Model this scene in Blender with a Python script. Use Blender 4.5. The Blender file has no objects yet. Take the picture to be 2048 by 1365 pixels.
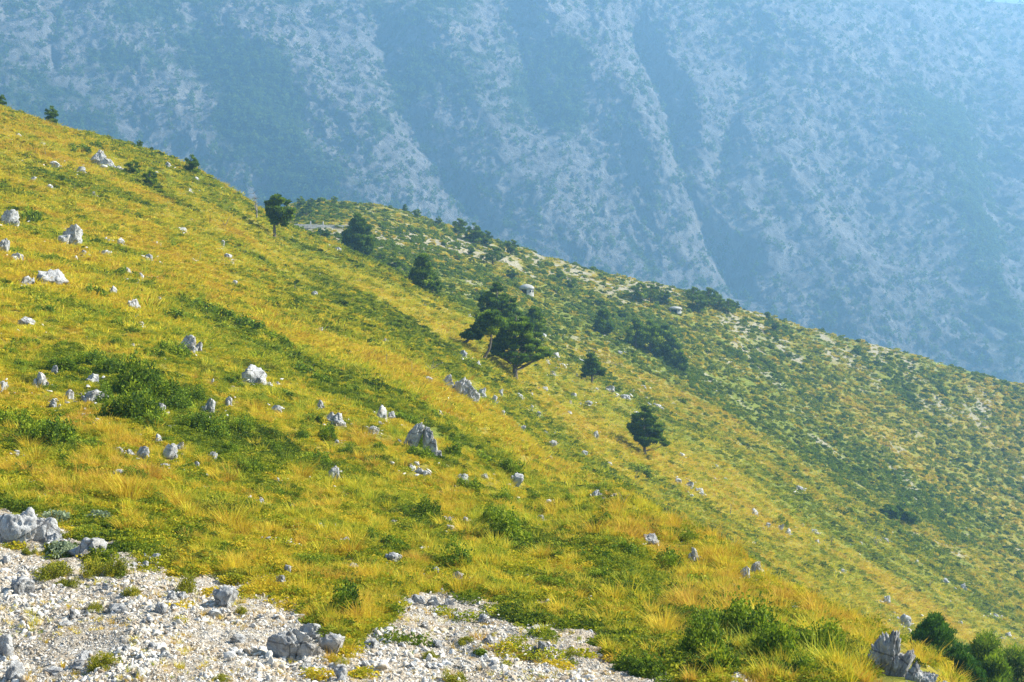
import bpy, math, random
import numpy as np
from mathutils import Vector, Matrix, Euler

SC = bpy.context.scene
COL = SC.collection
F = 2844.0            # focal length in photo pixels (50 mm on a 36 mm back, 2048 px)
CU, CV = 1024.0, 682.5
rng = np.random.default_rng(7)
random.seed(7)

# ------------------------------------------------------------------ noise
_perm = np.random.default_rng(3).permutation(512)
_perm = np.concatenate([_perm, _perm, _perm])
_g3 = np.random.default_rng(5).normal(size=(512, 3)); _g3 /= np.linalg.norm(_g3, axis=1)[:, None]

def perlin(x, y, z=None):
    x = np.asarray(x, float); y = np.asarray(y, float)
    z = np.zeros_like(x) + 0.37 if z is None else np.asarray(z, float)
    xi = np.floor(x).astype(int); yi = np.floor(y).astype(int); zi = np.floor(z).astype(int)
    xf, yf, zf = x-xi, y-yi, z-zi
    u = xf*xf*xf*(xf*(xf*6-15)+10); v = yf*yf*yf*(yf*(yf*6-15)+10); w = zf*zf*zf*(zf*(zf*6-15)+10)
    def g(a, b, c):
        h = _perm[(_perm[(_perm[(xi+a) & 511] + yi+b) & 511] + zi+c) & 511]
        gg = _g3[h]
        return gg[..., 0]*(xf-a)+gg[..., 1]*(yf-b)+gg[..., 2]*(zf-c)
    x1 = g(0,0,0)*(1-u)+g(1,0,0)*u; x2 = g(0,1,0)*(1-u)+g(1,1,0)*u
    x3 = g(0,0,1)*(1-u)+g(1,0,1)*u; x4 = g(0,1,1)*(1-u)+g(1,1,1)*u
    return ((x1*(1-v)+x2*v)*(1-w)+(x3*(1-v)+x4*v)*w)*1.6

def fbm(x, y, z=None, o=4, lac=2.03, gain=.5):
    a, t, s = 1., 0., 0.
    for i in range(o):
        t = t + a*perlin(x+i*17.3, y-i*9.1, None if z is None else z+i*3.7)
        s += a; a *= gain; x = x*lac; y = y*lac
        if z is not None: z = z*lac
    return t/s

def ridged(x, y, z=None, o=5, gain=.5):
    a, t, s = 1., 0., 0.
    for i in range(o):
        t = t + a*(1-np.abs(perlin(x+i*7.3, y-i*5.1, None if z is None else z+i*3.7))*2)
        s += a; a *= gain; x = x*2.07; y = y*2.07
        if z is not None: z = z*2.07
    return t/s

def sstep(a, b, x):
    t = np.clip((x-a)/(b-a), 0, 1); return t*t*(3-2*t)

def pchip(xk, yk, x):
    """monotone cubic; yk may be (K, ...) ; x 1-D -> (len(x), ...)"""
    xk = np.asarray(xk, float); yk = np.asarray(yk, float)
    sh = (-1,)+(1,)*(yk.ndim-1)
    h = np.diff(xk).reshape(sh); d = np.diff(yk, axis=0)/h
    m = np.zeros_like(yk)
    w1 = 2*h[1:]+h[:-1]; w2 = h[1:]+2*h[:-1]
    with np.errstate(divide='ignore', invalid='ignore'):
        mm = (w1+w2)/(w1/d[:-1]+w2/d[1:])
    mm[(d[:-1]*d[1:]) <= 0] = 0
    m[1:-1] = np.nan_to_num(mm); m[0] = d[0]; m[-1] = d[-1]
    i = np.clip(np.searchsorted(xk, x, side='right')-1, 0, len(xk)-2)
    hh = (xk[i+1]-xk[i]).reshape(sh); t = ((x-xk[i])).reshape(sh)/hh
    return ((2*t**3-3*t**2+1)*yk[i]+(t**3-2*t**2+t)*hh*m[i]+(-2*t**3+3*t**2)*yk[i+1]+(t**3-t**2)*hh*m[i+1])

def line_dist(u, v, pts):
    """distance in the (u,v) plane to a polyline"""
    best = np.full(np.shape(u), 1e9)
    for (a, b), (c, d) in zip(pts[:-1], pts[1:]):
        L2 = (c-a)**2+(d-b)**2
        t = np.clip(((u-a)*(c-a)+(v-b)*(d-b))/L2, 0, 1)
        best = np.minimum(best, np.hypot(u-a-t*(c-a), v-b-t*(d-b)))
    return best

# ------------------------------------------------------------------ mesh helpers
def mesh_from(name, verts, faces, mat=None, smooth=False, attrs=None, mats=None, mi=None):
    me = bpy.data.meshes.new(name)
    verts = np.asarray(verts, np.float32)
    if isinstance(faces, np.ndarray):
        n, k = faces.shape
        me.vertices.add(len(verts)); me.vertices.foreach_set('co', verts.ravel())
        me.loops.add(n*k); me.loops.foreach_set('vertex_index', faces.astype(np.int32).ravel())
        me.polygons.add(n); me.polygons.foreach_set('loop_start', np.arange(0, n*k, k, dtype=np.int32))
        me.update(calc_edges=True)
    else:
        me.from_pydata([tuple(map(float, p)) for p in verts], [], [tuple(map(int, f)) for f in faces])
    me.validate()
    for k, (a, dom) in (attrs or {}).items():
        at = me.attributes.new(k, 'FLOAT', dom); at.data.foreach_set('value', np.asarray(a, np.float32))
    if mat: me.materials.append(mat)
    for m_ in (mats or []): me.materials.append(m_)
    if mi is not None: me.polygons.foreach_set('material_index', np.asarray(mi, np.int32))
    if smooth: me.polygons.foreach_set('use_smooth', np.ones(len(me.polygons), bool))
    return me

def link(name, data, parent=None, loc=None, rot=None, scale=None):
    o = bpy.data.objects.new(name, data); COL.objects.link(o)
    if parent is not None: o.parent = parent
    if loc is not None: o.location = loc
    if rot is not None: o.rotation_euler = rot
    if scale is not None: o.scale = scale
    return o

def tag(o, label=None, cat=None, group=None, kind=None):
    if label: o['label'] = label
    if cat: o['category'] = cat
    if group: o['group'] = group
    if kind: o['kind'] = kind
    return o

# ------------------------------------------------------------------ terrain (lofted through depth profiles)
# every row: u, then (height in the view v, distance y) from the near ground out to the second ridge
T = [
 (-2400, [(1150,20),(980,25),(800,32),(600,44),(480,57),(370,74),(240,104),(110,150),(10,200),(120,260),(260,340),(380,430)]),
 (-1200, [(1220,20),(1040,25),(850,32),(640,44),(520,57),(400,74),(270,104),(140,150),(35,200),(140,260),(280,340),(390,430)]),
 (-500, [(1300,20),(1100,25),(890,32),(690,44),(560,57),(440,74),(310,104),(170,150),(60,200),(160,260),(300,340),(400,430)]),
 (0,    [(1365,21),(1190,25.5),(1010,32),(830,44),(700,57),(590,74),(470,104),(330,150),(216,200),(290,260),(400,340),(470,430)]),
 (150,  [(1365,20.5),(1210,25),(1035,31.5),(865,42.5),(740,55),(630,72),(510,102),(375,150),(262,205),(330,262),(415,340),(465,430)]),
 (300,  [(1365,20),(1230,24),(1060,31),(900,41),(780,53),(670,70),(550,100),(420,150),(304,210),(380,265),(430,340),(458,430)]),
 (450,  [(1365,20),(1240,24.5),(1090,31),(930,42),(820,53),(710,72),(600,103),(480,155),(372,220),(430,270),(450,340),(450,425)]),
 (530,  [(1365,20.2),(1240,24.8),(1100,31),(945,42),(835,53.5),(725,72.5),(625,103),(510,158),(424,226),(458,272),(462,335),(438,422)]),
 (580,  [(1365,20.5),(1240,25),(1110,31),(960,42),(850,54),(740,73),(650,103),(540,160),(452,232),(475,275),(460,330),(414,420)]),
 (650,  [(1365,20.5),(1240,25),(1110,31.5),(970,42),(860,55),(750,75),(665,105),(565,160),(482,228),(500,265),(456,325),(404,420)]),
 (750,  [(1365,20.5),(1245,25),(1115,32),(980,43),(870,56),(770,77),(690,107),(600,158),(526,218),(537,250),(470,330),(413,430)]),
 (900, [(1365,21),(1250,26),(1130,33),(1000,45),(905,59),(825,84),(745,122),(668,168),(606,212),(604,245),(530,325),(455,435)]),
 (1000, [(1365,21),(1250,26),(1140,33),(1005,47),(935,62),(870,90),(790,135),(703,178),(650,212),(630,255),(560,330),(487,435)]),
 (1100, [(1365,21.5),(1255,26),(1150,33),(1010,49),(985,68),(935,95),(865,145),(770,195),(710,240),(665,285),(600,345),(518,435)]),
 (1230, [(1365,22),(1270,26),(1160,33),(990,47),(975,75),(966,108),(950,148),(830,205),(755,262),(700,300),(640,350),(553,440)]),
 (1330, [(1365,22),(1270,26.5),(1170,34),(1033,46),(1075,75),(1050,110),(1015,150),(890,205),(810,262),(745,305),(670,355),(573,445)]),
 (1450, [(1365,21.5),(1280,26),(1190,33),(1090,43),(1150,70),(1120,108),(1085,150),(960,205),(870,262),(800,310),(720,362),(607,450)]),
 (1550, [(1365,21.5),(1290,26),(1215,32),(1160,39),(1230,65),(1190,105),(1145,150),(1020,205),(925,262),(850,315),(765,368),(638,455)]),
 (1700, [(1365,22),(1310,26),(1260,30),(1232,34),(1340,60),(1300,100),(1240,150),(1115,205),(1010,265),(925,320),(830,375),(680,460)]),
 (1800, [(1365,22.5),(1335,25.5),(1300,28.5),(1275,32),(1420,58),(1370,100),(1305,150),(1175,208),(1065,268),(975,322),(875,380),(705,465)]),
 (1900, [(1395,22.5),(1378,25),(1362,27.5),(1352,30),(1500,56),(1440,98),(1370,150),(1235,208),(1120,268),(1025,325),(920,385),(734,470)]),
 (2048, [(1520,21),(1515,24),(1512,27.5),(1515,31),(1620,54),(1540,96),(1450,150),(1320,208),(1195,268),(1095,325),(985,390),(771,478)]),
 (2400, [(1800,21),(1790,25),(1780,29),(1770,34),(1800,54),(1700,96),(1600,150),(1450,208),(1320,268),(1210,325),(1090,395),(860,490)]),
 (3300, [(2100,21),(2080,25),(2050,29),(2020,34),(1950,54),(1850,96),(1750,150),(1600,208),(1450,268),(1330,325),(1200,395),(980,500)]),
 (4400, [(2400,21),(2360,25),(2300,29),(2250,34),(2150,54),(2050,96),(1950,150),(1750,208),(1600,268),(1450,325),(1300,395),(1060,510)]),
]
tu = np.array([r[0] for r in T], float)
kn = []
for u0, prof in T:
    v2, y2 = prof[0]; z2 = y2*(CV-v2)/F
    z1 = z2*.9; z0 = -2.3
    p = [(CV-z0/3.5*F, 3.5), (CV-z1/12*F, 12)] + list(prof)
    vr, yr = prof[-1]
    zr = yr*(CV-vr)/F
    p.append((CV-(zr-14)/(yr+55)*F, yr+55)); p.append((CV+250/800*F, 800))
    kn.append(p)
kn = np.array(kn)                      # (columns, 16, 2)
UG = np.unique(np.concatenate([np.arange(-2400, -500, 40), np.arange(-500, 2500, 5), np.arange(2500, 4401, 40)])).astype(float)
RPK = [14, 26, 34, 44, 46, 40, 44, 48, 48, 44, 40, 34, 44, 16, 14]
SG = np.concatenate([k+np.arange(n)/n for k, n in enumerate(RPK)]+[[15.]])
A = pchip(tu, kn, UG)                  # (U, 16, 2)
A = np.transpose(A, (1, 0, 2)).copy()
A[..., 1] = np.log(A[..., 1])
A = pchip(np.arange(16.), A, SG)       # (S, U, 2)
TV = A[..., 0]; TY = np.exp(A[..., 1])
XN = (UG-CU)/F
TX = TY*XN[None, :]
TZ = TY*(CV-TV)/F
# relief: hummocks and terracettes whose size grows with distance, streaked down the fall line
lny = np.log(TY)
amp = TY*0.0022*sstep(10, 30, TY)
TZ = TZ + amp*(fbm(TX/9+3, TY/5, o=4)*1.5) + np.minimum(TY, 80)*0.0016*fbm(TX/1.6, TY/1.4+9, o=4)*sstep(10, 20, TY)
TZ = TZ + 0.5*sstep(120, 250, TY)*sstep(520, 480, TY)*fbm(TX/14+40, TY/22, o=4)
TV = CV-TZ/TY*F                        # actual projected height
NS, NU = TZ.shape
RUNMIN = np.minimum.accumulate(TV[30:], axis=0)   # silhouette tracking (from the near ground outwards)
VIS = np.zeros_like(TV, bool); VIS[31:] = TV[31:] < RUNMIN[:-1]+0.5

def grid_lerp(u, sidx):
    """world point at column u, fractional row sidx"""
    u = np.asarray(u, float); sidx = np.asarray(sidx, float)
    j = np.clip(np.searchsorted(UG, u, side='right')-1, 0, NU-2); fu = (u-UG[j])/(UG[j+1]-UG[j])
    i = np.clip(sidx.astype(int), 0, NS-2); fs = sidx-i
    def L(G): return ((G[i, j]*(1-fu)+G[i, j+1]*fu)*(1-fs)+(G[i+1, j]*(1-fu)+G[i+1, j+1]*fu)*fs)
    return L(TX), L(TY), L(TZ)

def ground_at(u, v, ymin=0, last=False):
    """first visible terrain point on the sight line through (u, v), at a distance of at least ymin"""
    j = int(np.clip(np.searchsorted(UG, u, side='right')-1, 0, NU-2)); fu = (u-UG[j])/(UG[j+1]-UG[j])
    vc = TV[:, j]*(1-fu)+TV[:, j+1]*fu; yc = TY[:, j]*(1-fu)+TY[:, j+1]*fu
    ok = (vc[1:] <= v) & (vc[:-1] > v) & (yc[:-1] >= ymin)
    idx = np.nonzero(ok)[0]
    if len(idx) == 0:
        k = 30+int(np.argmin(np.abs(vc[30:]-v)+(yc[30:] < ymin)*1e4)); f = 0.
    else:
        k = int(idx[-1] if last else idx[0]); f = (vc[k]-v)/(vc[k]-vc[k+1])
    x, y, z = grid_lerp(u, min(k+f, NS-1.001))
    return float(x), float(y), float(z)

_gx = np.gradient(TZ, axis=1); _gy = np.gradient(TZ, axis=0)
def normal_at(u, y):
    j = int(np.clip(np.searchsorted(UG, u)-1, 1, NU-3))
    i = int(np.clip(np.argmin(np.abs(TY[:, j]-y)), 2, NS-3))
    a = Vector((TX[i, j+2]-TX[i, j-1], TY[i, j+2]-TY[i, j-1], TZ[i, j+2]-TZ[i, j-1]))
    b = Vector((TX[i+2, j]-TX[i-2, j], TY[i+2, j]-TY[i-2, j], TZ[i+2, j]-TZ[i-2, j]))
    n = a.cross(b); n.normalize()
    return n if n.z > 0 else -n
def height_at(x, y):
    u = CU+x/y*F
    j = int(np.clip(np.searchsorted(UG, u)-1, 0, NU-2)); fu = (u-UG[j])/(UG[j+1]-UG[j])
    yc = TY[:, j]*(1-fu)+TY[:, j+1]*fu; zc = TZ[:, j]*(1-fu)+TZ[:, j+1]*fu
    return float(np.interp(y, yc, zc))

# ---- ground cover maps (authored where the photo shows each cover)
GU = np.broadcast_to(UG[None, :], TV.shape)
grav_edge_u = [-2400,-300,0,60,120,200,300,400,500,560,600,640,680,720,760,800,840,900,1000,1100,1180,1230,1300,1400,1480,1560,1640,4400]
grav_edge_v = [ 900, 960,1005,1025,1045,1075,1105,1140,1165,1190,1215,1250,1290,1275,1235,1185,1172,1190,1212,1222,1246,1310,1322,1345,1356,1363,1400,1900]
def gravel_map(u, v, y):
    e = np.interp(u, grav_edge_u, grav_edge_v)
    n = fbm(np.asarray(u)/60., np.asarray(v)/34.+5, o=5, gain=.62)*66
    isl = sstep(.16, .36, fbm(np.asarray(u)/46.+3, np.asarray(v)/24., o=4))*sstep(130, 20, v-e)
    return sstep(-20, 26, v-e+n)*sstep(48, 40, y)*(1-.9*isl)
def green_map(x, y, u, v):
    """0 straw .. 1 green heath, streaked down the slope"""
    g = fbm(x/15.+y/60.+11, y/6.5+x/16., o=5)*1.35+fbm(x/40.+4, y/30., o=3)*.7
    g = np.where(y < 58, fbm(x/2.6+y/9+1, y/3.2+x/7., o=5)*1.1+fbm(x/7.+4, y/7.+8, o=3)*.7, g)
    g = g-.16*(y < 50)+(y < 62)*(.95*np.exp(-(line_dist(u, v, [(120,735),(250,780),(390,845),(520,905)])/44)**2)+.7*np.exp(-(line_dist(u, v, [(0,855),(180,895)])/34)**2)+.6*np.exp(-(line_dist(u, v, [(970,1040),(1060,1100)])/34)**2)+.6*np.exp(-(line_dist(u, v, [(1390,1290),(1520,1290),(1680,1330)])/40)**2))
    g = g+.6*np.exp(-(line_dist(u, v, [(360,600),(480,650),(620,740),(760,830)])/17)**2)
    g = g+.55*np.exp(-(line_dist(u, v, [(1230,990),(1340,1045),(1500,1150),(1650,1230),(1800,1330),(1950,1400)])/42)**2)*(y > 52)
    g = g+.35*np.exp(-(line_dist(u, v, [(640,560),(800,660),(1000,800),(1200,930)])/30)**2)*(y > 58)
    g = g+.8*np.exp(-(line_dist(u, v, [(700,500),(850,570),(1000,640),(1180,660),(1330,720),(1500,800),(1700,920),(1950,1060)])/26)**2)*(y > 150)
    return np.clip(.45+g*.85, 0, 1)
def bare_map(x, y, u, v):
    """pale stony ground among the scrub of the far slope"""
    b = fbm(x/11.+2, y/16., o=5)*1.2+fbm(x/3.+2, y/6., o=3)*.6-.12
    b = b+.75*np.exp(-(line_dist(u, v, [(620,470),(760,470),(880,490),(970,500),(1090,535),(1230,568),(1330,590)])/26)**2)
    b = b+.35*np.exp(-(line_dist(u, v, [(1500,640),(1750,740),(1950,830),(2048,860)])/70)**2)
    return np.clip(b, 0, 1)*sstep(215, 280, y)
grav = gravel_map(GU, TV, TY)
green = green_map(TX, TY, GU, TV)
bare = bare_map(TX, TY, GU, TV)
# the road cut is rubbly: rougher relief on the gravel
TZ = TZ + grav*(.16*ridged(TX/1.3, TY/1.1, o=5)-.08+.05*fbm(TX/.28, TY/.3, o=3))*sstep(8, 18, TY)
TV = CV-TZ/TY*F

# ------------------------------------------------------------------ materials
class NT:
    def __init__(s, name):
        s.m = bpy.data.materials.new(name); s.m.use_nodes = True
        s.t = s.m.node_tree; s.t.nodes.clear()
        s.out = s.n('ShaderNodeOutputMaterial')
    def n(s, typ, **kw):
        nd = s.t.nodes.new(typ)
        for k, v in kw.items():
            if k[0] == '_': setattr(nd, k[1:], v)
            else: nd.inputs[k.replace('_', ' ')].default_value = v
        return nd
    def l(s, a, b): s.t.links.new(a, b)
    def val(s, x):
        if isinstance(x, (int, float)):
            nd = s.n('ShaderNodeValue'); nd.outputs[0].default_value = x; return nd.outputs[0]
        return x
    def math(s, op, a, b=0., clamp=False):
        nd = s.n('ShaderNodeMath'); nd.operation = op; nd.use_clamp = clamp
        for i, q in enumerate((a, b)):
            if isinstance(q, (int, float)): nd.inputs[i].default_value = q
            else: s.l(q, nd.inputs[i])
        return nd.outputs[0]
    def mix(s, f, a, b):
        nd = s.n('ShaderNodeMix'); nd.data_type = 'RGBA'
        for sock, q in ((nd.inputs[0], f), (nd.inputs[6], a), (nd.inputs[7], b)):
            if isinstance(q, (int, float)): sock.default_value = q
            elif isinstance(q, tuple): sock.default_value = (*q, 1)
            else: s.l(q, sock)
        return nd.outputs[2]
    def ramp(s, f, stops):
        nd = s.n('ShaderNodeValToRGB'); cr = nd.color_ramp
        while len(cr.elements) < len(stops): cr.elements.new(.5)
        for e, (p, c) in zip(cr.elements, stops):
            e.position = p; e.color = (*c, 1)
        s.l(f, nd.inputs[0]); return nd.outputs[0]
    def coord(s, scale=(1, 1, 1), obj=True):
        tc = s.n('ShaderNodeTexCoord'); mp = s.n('ShaderNodeMapping'); mp.inputs['Scale'].default_value = scale
        s.l(tc.outputs['Object'], mp.inputs[0]); return mp.outputs[0]
    def noise(s, vec, scale, detail=6, rough=.6, dist=0.):
        nd = s.n('ShaderNodeTexNoise', Scale=scale, Detail=detail, Roughness=rough, Distortion=dist); s.l(vec, nd.inputs['Vector']); return nd.outputs['Fac']
    def voro(s, vec, scale, feat='F1', rand=1.):
        nd = s.n('ShaderNodeTexVoronoi', Scale=scale); nd.feature = feat
        nd.inputs['Randomness'].default_value = rand; s.l(vec, nd.inputs['Vector']); return nd
    def attr(s, name, typ='GEOMETRY', out='Fac'):
        nd = s.n('ShaderNodeAttribute'); nd.attribute_name = name; nd.attribute_type = typ; return nd.outputs[out]
    def bump(s, h, strength=.6, dist=.1, normal=None):
        nd = s.n('ShaderNodeBump', Strength=strength, Distance=dist); s.l(h, nd.inputs['Height'])
        if normal is not None: s.l(normal, nd.inputs['Normal'])
        return nd.outputs[0]
    def diffuse(s, col, normal=None, rough=.9, spec=.15):
        nd = s.n('ShaderNodeBsdfPrincipled', Roughness=rough); nd.inputs['Specular IOR Level'].default_value = spec
        if isinstance(col, tuple): nd.inputs['Base Color'].default_value = (*col, 1)
        else: s.l(col, nd.inputs['Base Color'])
        if normal is not None: s.l(normal, nd.inputs['Normal'])
        return nd.outputs[0]
    def leafy(s, col, trans=.45, tcol=None, rough=.55, spec=.25, normal=None):
        """leaf: principled front plus light that comes through the blade"""
        a = s.diffuse(col, rough=rough, spec=spec)
        b = s.n('ShaderNodeBsdfTranslucent'); s.l(col if tcol is None else tcol, b.inputs[0])
        m = s.n('ShaderNodeMixShader', Fac=trans); s.l(a, m.inputs[1]); s.l(b.outputs[0], m.inputs[2])
        return m.outputs[0]
    def done(s, sh):
        s.l(sh, s.out.inputs['Surface']); return s.m

def ground_material():
    t = NT('hillside_ground')
    P = t.coord()
    gr, gn, ba, ya = t.attr('gravel'), t.attr('green'), t.attr('bare'), t.attr('far')
    n1 = t.noise(P, 3.2, 8, .68); n2 = t.noise(P, .55, 8, .65, .4); n3 = t.noise(P, 14., 5, .7)
    soil = t.ramp(n1, [(.28, (.07, .05, .015)), (.45, (.20, .15, .025)), (.60, (.38, .30, .035)), (.78, (.54, .43, .09))])
    gcol = t.ramp(n1, [(.30, (.045, .07, .012)), (.48, (.13, .16, .018)), (.66, (.24, .24, .03)), (.80, (.34, .30, .06))])
    f = t.math('MULTIPLY', t.math('ADD', t.math('SUBTRACT', n2, .5), t.math('SUBTRACT', gn, .12)), 1.4, True)
    c = t.mix(f, soil, gcol)
    # pale stony earth of the far slope
    stone = t.ramp(t.noise(P, 2.1, 8, .72), [(.32, (.12, .10, .06)), (.45, (.25, .22, .13)), (.58, (.36, .33, .25)), (.74, (.50, .48, .43))])
    fb = t.math('MULTIPLY', t.math('SUBTRACT', t.math('ADD', ba, t.math('MULTIPLY', t.math('SUBTRACT', t.noise(P, .9, 7, .7), .5), 1.3)), .18), 2.6, True)
    c = t.mix(fb, c, stone)
    # road cut: broken limestone, dust between the pieces
    v1 = t.voro(P, 7.5); v2 = t.voro(P, 19.); v3 = t.voro(P, 3.0)
    cell = t.n('ShaderNodeSeparateColor'); t.l(v1.outputs['Color'], cell.inputs[0])
    cell2 = t.n('ShaderNodeSeparateColor'); t.l(v2.outputs['Color'], cell2.inputs[0])
    k = t.math('ADD', t.math('MULTIPLY', cell.outputs[0], .5), t.math('MULTIPLY', cell2.outputs[1], .5))
    rub = t.ramp(k, [(.1, (.26, .23, .19)), (.35, (.42, .37, .29)), (.6, (.52, .47, .39)), (.9, (.62, .58, .52))])
    rub = t.mix(t.math('MULTIPLY', t.math('SUBTRACT', t.noise(P, 1.1, 6, .7), .44), 3.4, True), rub, (.46, .34, .20))
    rub = t.mix(t.math('MULTIPLY', t.math('SUBTRACT', t.noise(P, 4.1, 6, .7), .60), 5., True), rub, (.30, .22, .12))
    fg = t.math('MULTIPLY', t.math('SUBTRACT', t.math('ADD', gr, t.math('MULTIPLY', t.math('SUBTRACT', n3, .5), .8)), .35), 4., True)
    c = t.mix(fg, c, rub)
    h = t.math('ADD', t.math('MULTIPLY', t.math('MULTIPLY', v1.outputs['Distance'], -1.2), gr), t.math('MULTIPLY', n1, .8))
    h = t.math('ADD', h, t.math('MULTIPLY', t.math('MULTIPLY', v2.outputs['Distance'], -.6), gr))
    nm = t.bump(h, .9, .12)
    nm = t.bump(t.noise(P, 1.2, 8, .75), .6, .5, nm)
    return t.done(t.diffuse(c, nm, .95, .1))

def mountain_material():
    t = NT('limestone_mountain')
    P = t.coord()
    vg = t.attr('veg')
    n1 = t.noise(P, .016, 14, .70, .8); n2 = t.noise(P, .011, 9, .6)
    Pz = t.coord((1, 1, .35))
    n3 = t.noise(Pz, .045, 12, .74, .8)
    rock = t.ramp(n3, [(.34, (.07, .07, .075)), (.45, (.14, .14, .14)), (.55, (.20, .20, .20)), (.70, (.30, .30, .30))])
    rock = t.mix(t.math('MULTIPLY', t.math('SUBTRACT', n2, .55), 2.2, True), rock, (.42, .38, .30))
    scr = t.ramp(t.noise(P, .08, 8, .7), [(.35, (.015, .03, .012)), (.55, (.04, .07, .02)), (.75, (.10, .13, .04))])
    f = t.math('MULTIPLY', t.math('SUBTRACT', t.math('ADD', vg, t.math('MULTIPLY', t.math('SUBTRACT', n1, .5), 2.0)), .50), 4., True)
    c = t.mix(f, rock, scr)
    nm = t.bump(n3, 1., 9.)
    nm = t.bump(t.noise(P, .16, 9, .8), 1., 3., nm)
    return t.done(t.diffuse(c, nm, 1., .05))

def rock_material(name='limestone', warm=.0, dark=0.):
    t = NT(name)
    tc = t.n('ShaderNodeTexCoord'); oi = t.n('ShaderNodeObjectInfo')
    ge = t.n('ShaderNodeNewGeometry')
    P = ge.outputs['Position']
    n1 = t.noise(P, 3.0, 9, .72, .5); n2 = t.noise(P, 13., 8, .75); n3 = t.noise(P, 1.1, 5, .6)
    c = t.ramp(n1, [(.25, (.09, .09, .09)), (.40, (.27, .27, .27)), (.52, (.46, .46, .45)), (.72, (.68, .67, .64))])
    c = t.mix(t.math('MULTIPLY', t.math('SUBTRACT', n2, .54), 3.2, True), c, (.76, .75, .71))
    c = t.mix(t.math('MULTIPLY', t.math('SUBTRACT', n3, .56), 2.4, True), c, (.50, .40, .27))
    v = t.voro(P, 1.7, 'DISTANCE_TO_EDGE')
    cr = t.math('LESS_THAN', v.outputs['Distance'], .022)
    c = t.mix(t.math('MULTIPLY', cr, .55), c, (.07, .065, .06))
    h = t.math('ADD', t.math('MULTIPLY', n1, 1.), t.math('MULTIPLY', n2, .35))
    h = t.math('SUBTRACT', h, t.math('MULTIPLY', cr, .3))
    nm = t.bump(h, .9, .16)
    return t.done(t.diffuse(c, nm, .9, .2))

def gravel_material():
    t = NT('broken_stone')
    a = t.attr('tint', 'INSTANCER'); ge = t.n('ShaderNodeNewGeometry')
    c = t.ramp(a, [(.05, (.34, .27, .19)), (.25, (.50, .43, .33)), (.5, (.57, .53, .46)), (.8, (.70, .67, .60)), (1., (.42, .43, .44))])
    n = t.noise(ge.outputs['Position'], 16., 6, .7)
    c = t.mix(t.math('MULTIPLY', t.math('SUBTRACT', n, .5), 1.6, True), c, (.44, .36, .26))
    return t.done(t.diffuse(c, t.bump(n, .7, .04), .9, .15))

def grass_material():
    t = NT('dry_grass')
    a = t.attr('tint', 'INSTANCER'); r = t.attr('rnd'); hgt = t.attr('tip')
    f = t.math('ADD', a, t.math('MULTIPLY', t.math('SUBTRACT', r, .5), .34), True)
    c = t.ramp(f, [(0., (.48, .27, .03)), (.2, (.64, .42, .03)), (.42, (.72, .56, .028)), (.62, (.60, .54, .018)), (.8, (.36, .43, .015)), (1., (.17, .27, .012))])
    c = t.mix(t.math('MULTIPLY', hgt, .22), c, (.78, .64, .16))
    return t.done(t.leafy(c, .36, rough=.7, spec=.1))

def heath_material():
    t = NT('green_heath')
    a = t.attr('tint', 'INSTANCER'); r = t.attr('rnd')
    f = t.math('ADD', a, t.math('MULTIPLY', t.math('SUBTRACT', r, .5), .5), True)
    c = t.ramp(f, [(0., (.035, .065, .010)), (.3, (.10, .155, .012)), (.55, (.23, .28, .014)), (.8, (.44, .40, .018)), (1., (.62, .44, .03))])
    return t.done(t.leafy(c, .38, rough=.7, spec=.1))

def leaf_material(name, stops, trans=.35, spec=.4):
    t = NT(name)
    r = t.attr('rnd'); oi = t.n('ShaderNodeObjectInfo')
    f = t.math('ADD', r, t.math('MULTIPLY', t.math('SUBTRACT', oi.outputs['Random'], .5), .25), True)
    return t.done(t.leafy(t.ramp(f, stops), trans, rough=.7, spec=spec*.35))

def simple_material(name, stops, scale=6., bump=.5, bd=.05, rough=.9, zs=1.):
    t = NT(name); P = t.coord((1, 1, zs)); n = t.noise(P, scale, 7, .65)
    return t.done(t.diffuse(t.ramp(n, stops), t.bump(n, bump, bd), rough, .15))

M_GROUND = ground_material(); M_MOUNT = mountain_material(); M_ROCK = rock_material(); M_GRAVEL = gravel_material()
M_GRASS = grass_material(); M_HEATH = heath_material()
M_SHRUB = leaf_material('shrub_leaves', [(0., (.04, .08, .010)), (.35, (.12, .20, .012)), (.7, (.26, .34, .015)), (1., (.42, .46, .03))])
M_THYME = leaf_material('yellow_green_leaves', [(0., (.10, .12, .015)), (.4, (.25, .27, .02)), (.75, (.42, .38, .03)), (1., (.55, .45, .06))], .4)
M_BUSHLEAF = leaf_material('bush_leaves', [(0., (.04, .085, .012)), (.35, (.12, .20, .014)), (.7, (.25, .33, .016)), (1., (.40, .42, .025))], .35)
M_GOLD = leaf_material('golden_grass', [(0., (.34, .19, .02)), (.4, (.60, .40, .025)), (.75, (.70, .55, .05)), (1., (.50, .50, .03))], .36)
M_SAGE = leaf_material('grey_green_leaves', [(0., (.12, .16, .09)), (.5, (.28, .34, .19)), (1., (.45, .50, .33))], .3)
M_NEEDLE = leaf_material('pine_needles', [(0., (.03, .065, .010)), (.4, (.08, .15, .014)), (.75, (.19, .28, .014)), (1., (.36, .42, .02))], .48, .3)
M_YNEEDLE = leaf_material('young_pine_needles', [(0., (.02, .06, .012)), (.4, (.06, .15, .015)), (.8, (.13, .26, .02)), (1., (.22, .34, .035))], .35, .3)
M_BARK = simple_material('pine_bark', [(.3, (.05, .04, .035)), (.5, (.13, .11, .09)), (.75, (.26, .22, .18))], 9, .8, .08, zs=.3)
M_DEAD = simple_material('weathered_dead_wood', [(.3, (.07, .06, .055)), (.5, (.22, .20, .18)), (.75, (.42, .39, .35))], 12, .5, .03, zs=.3)
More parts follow.
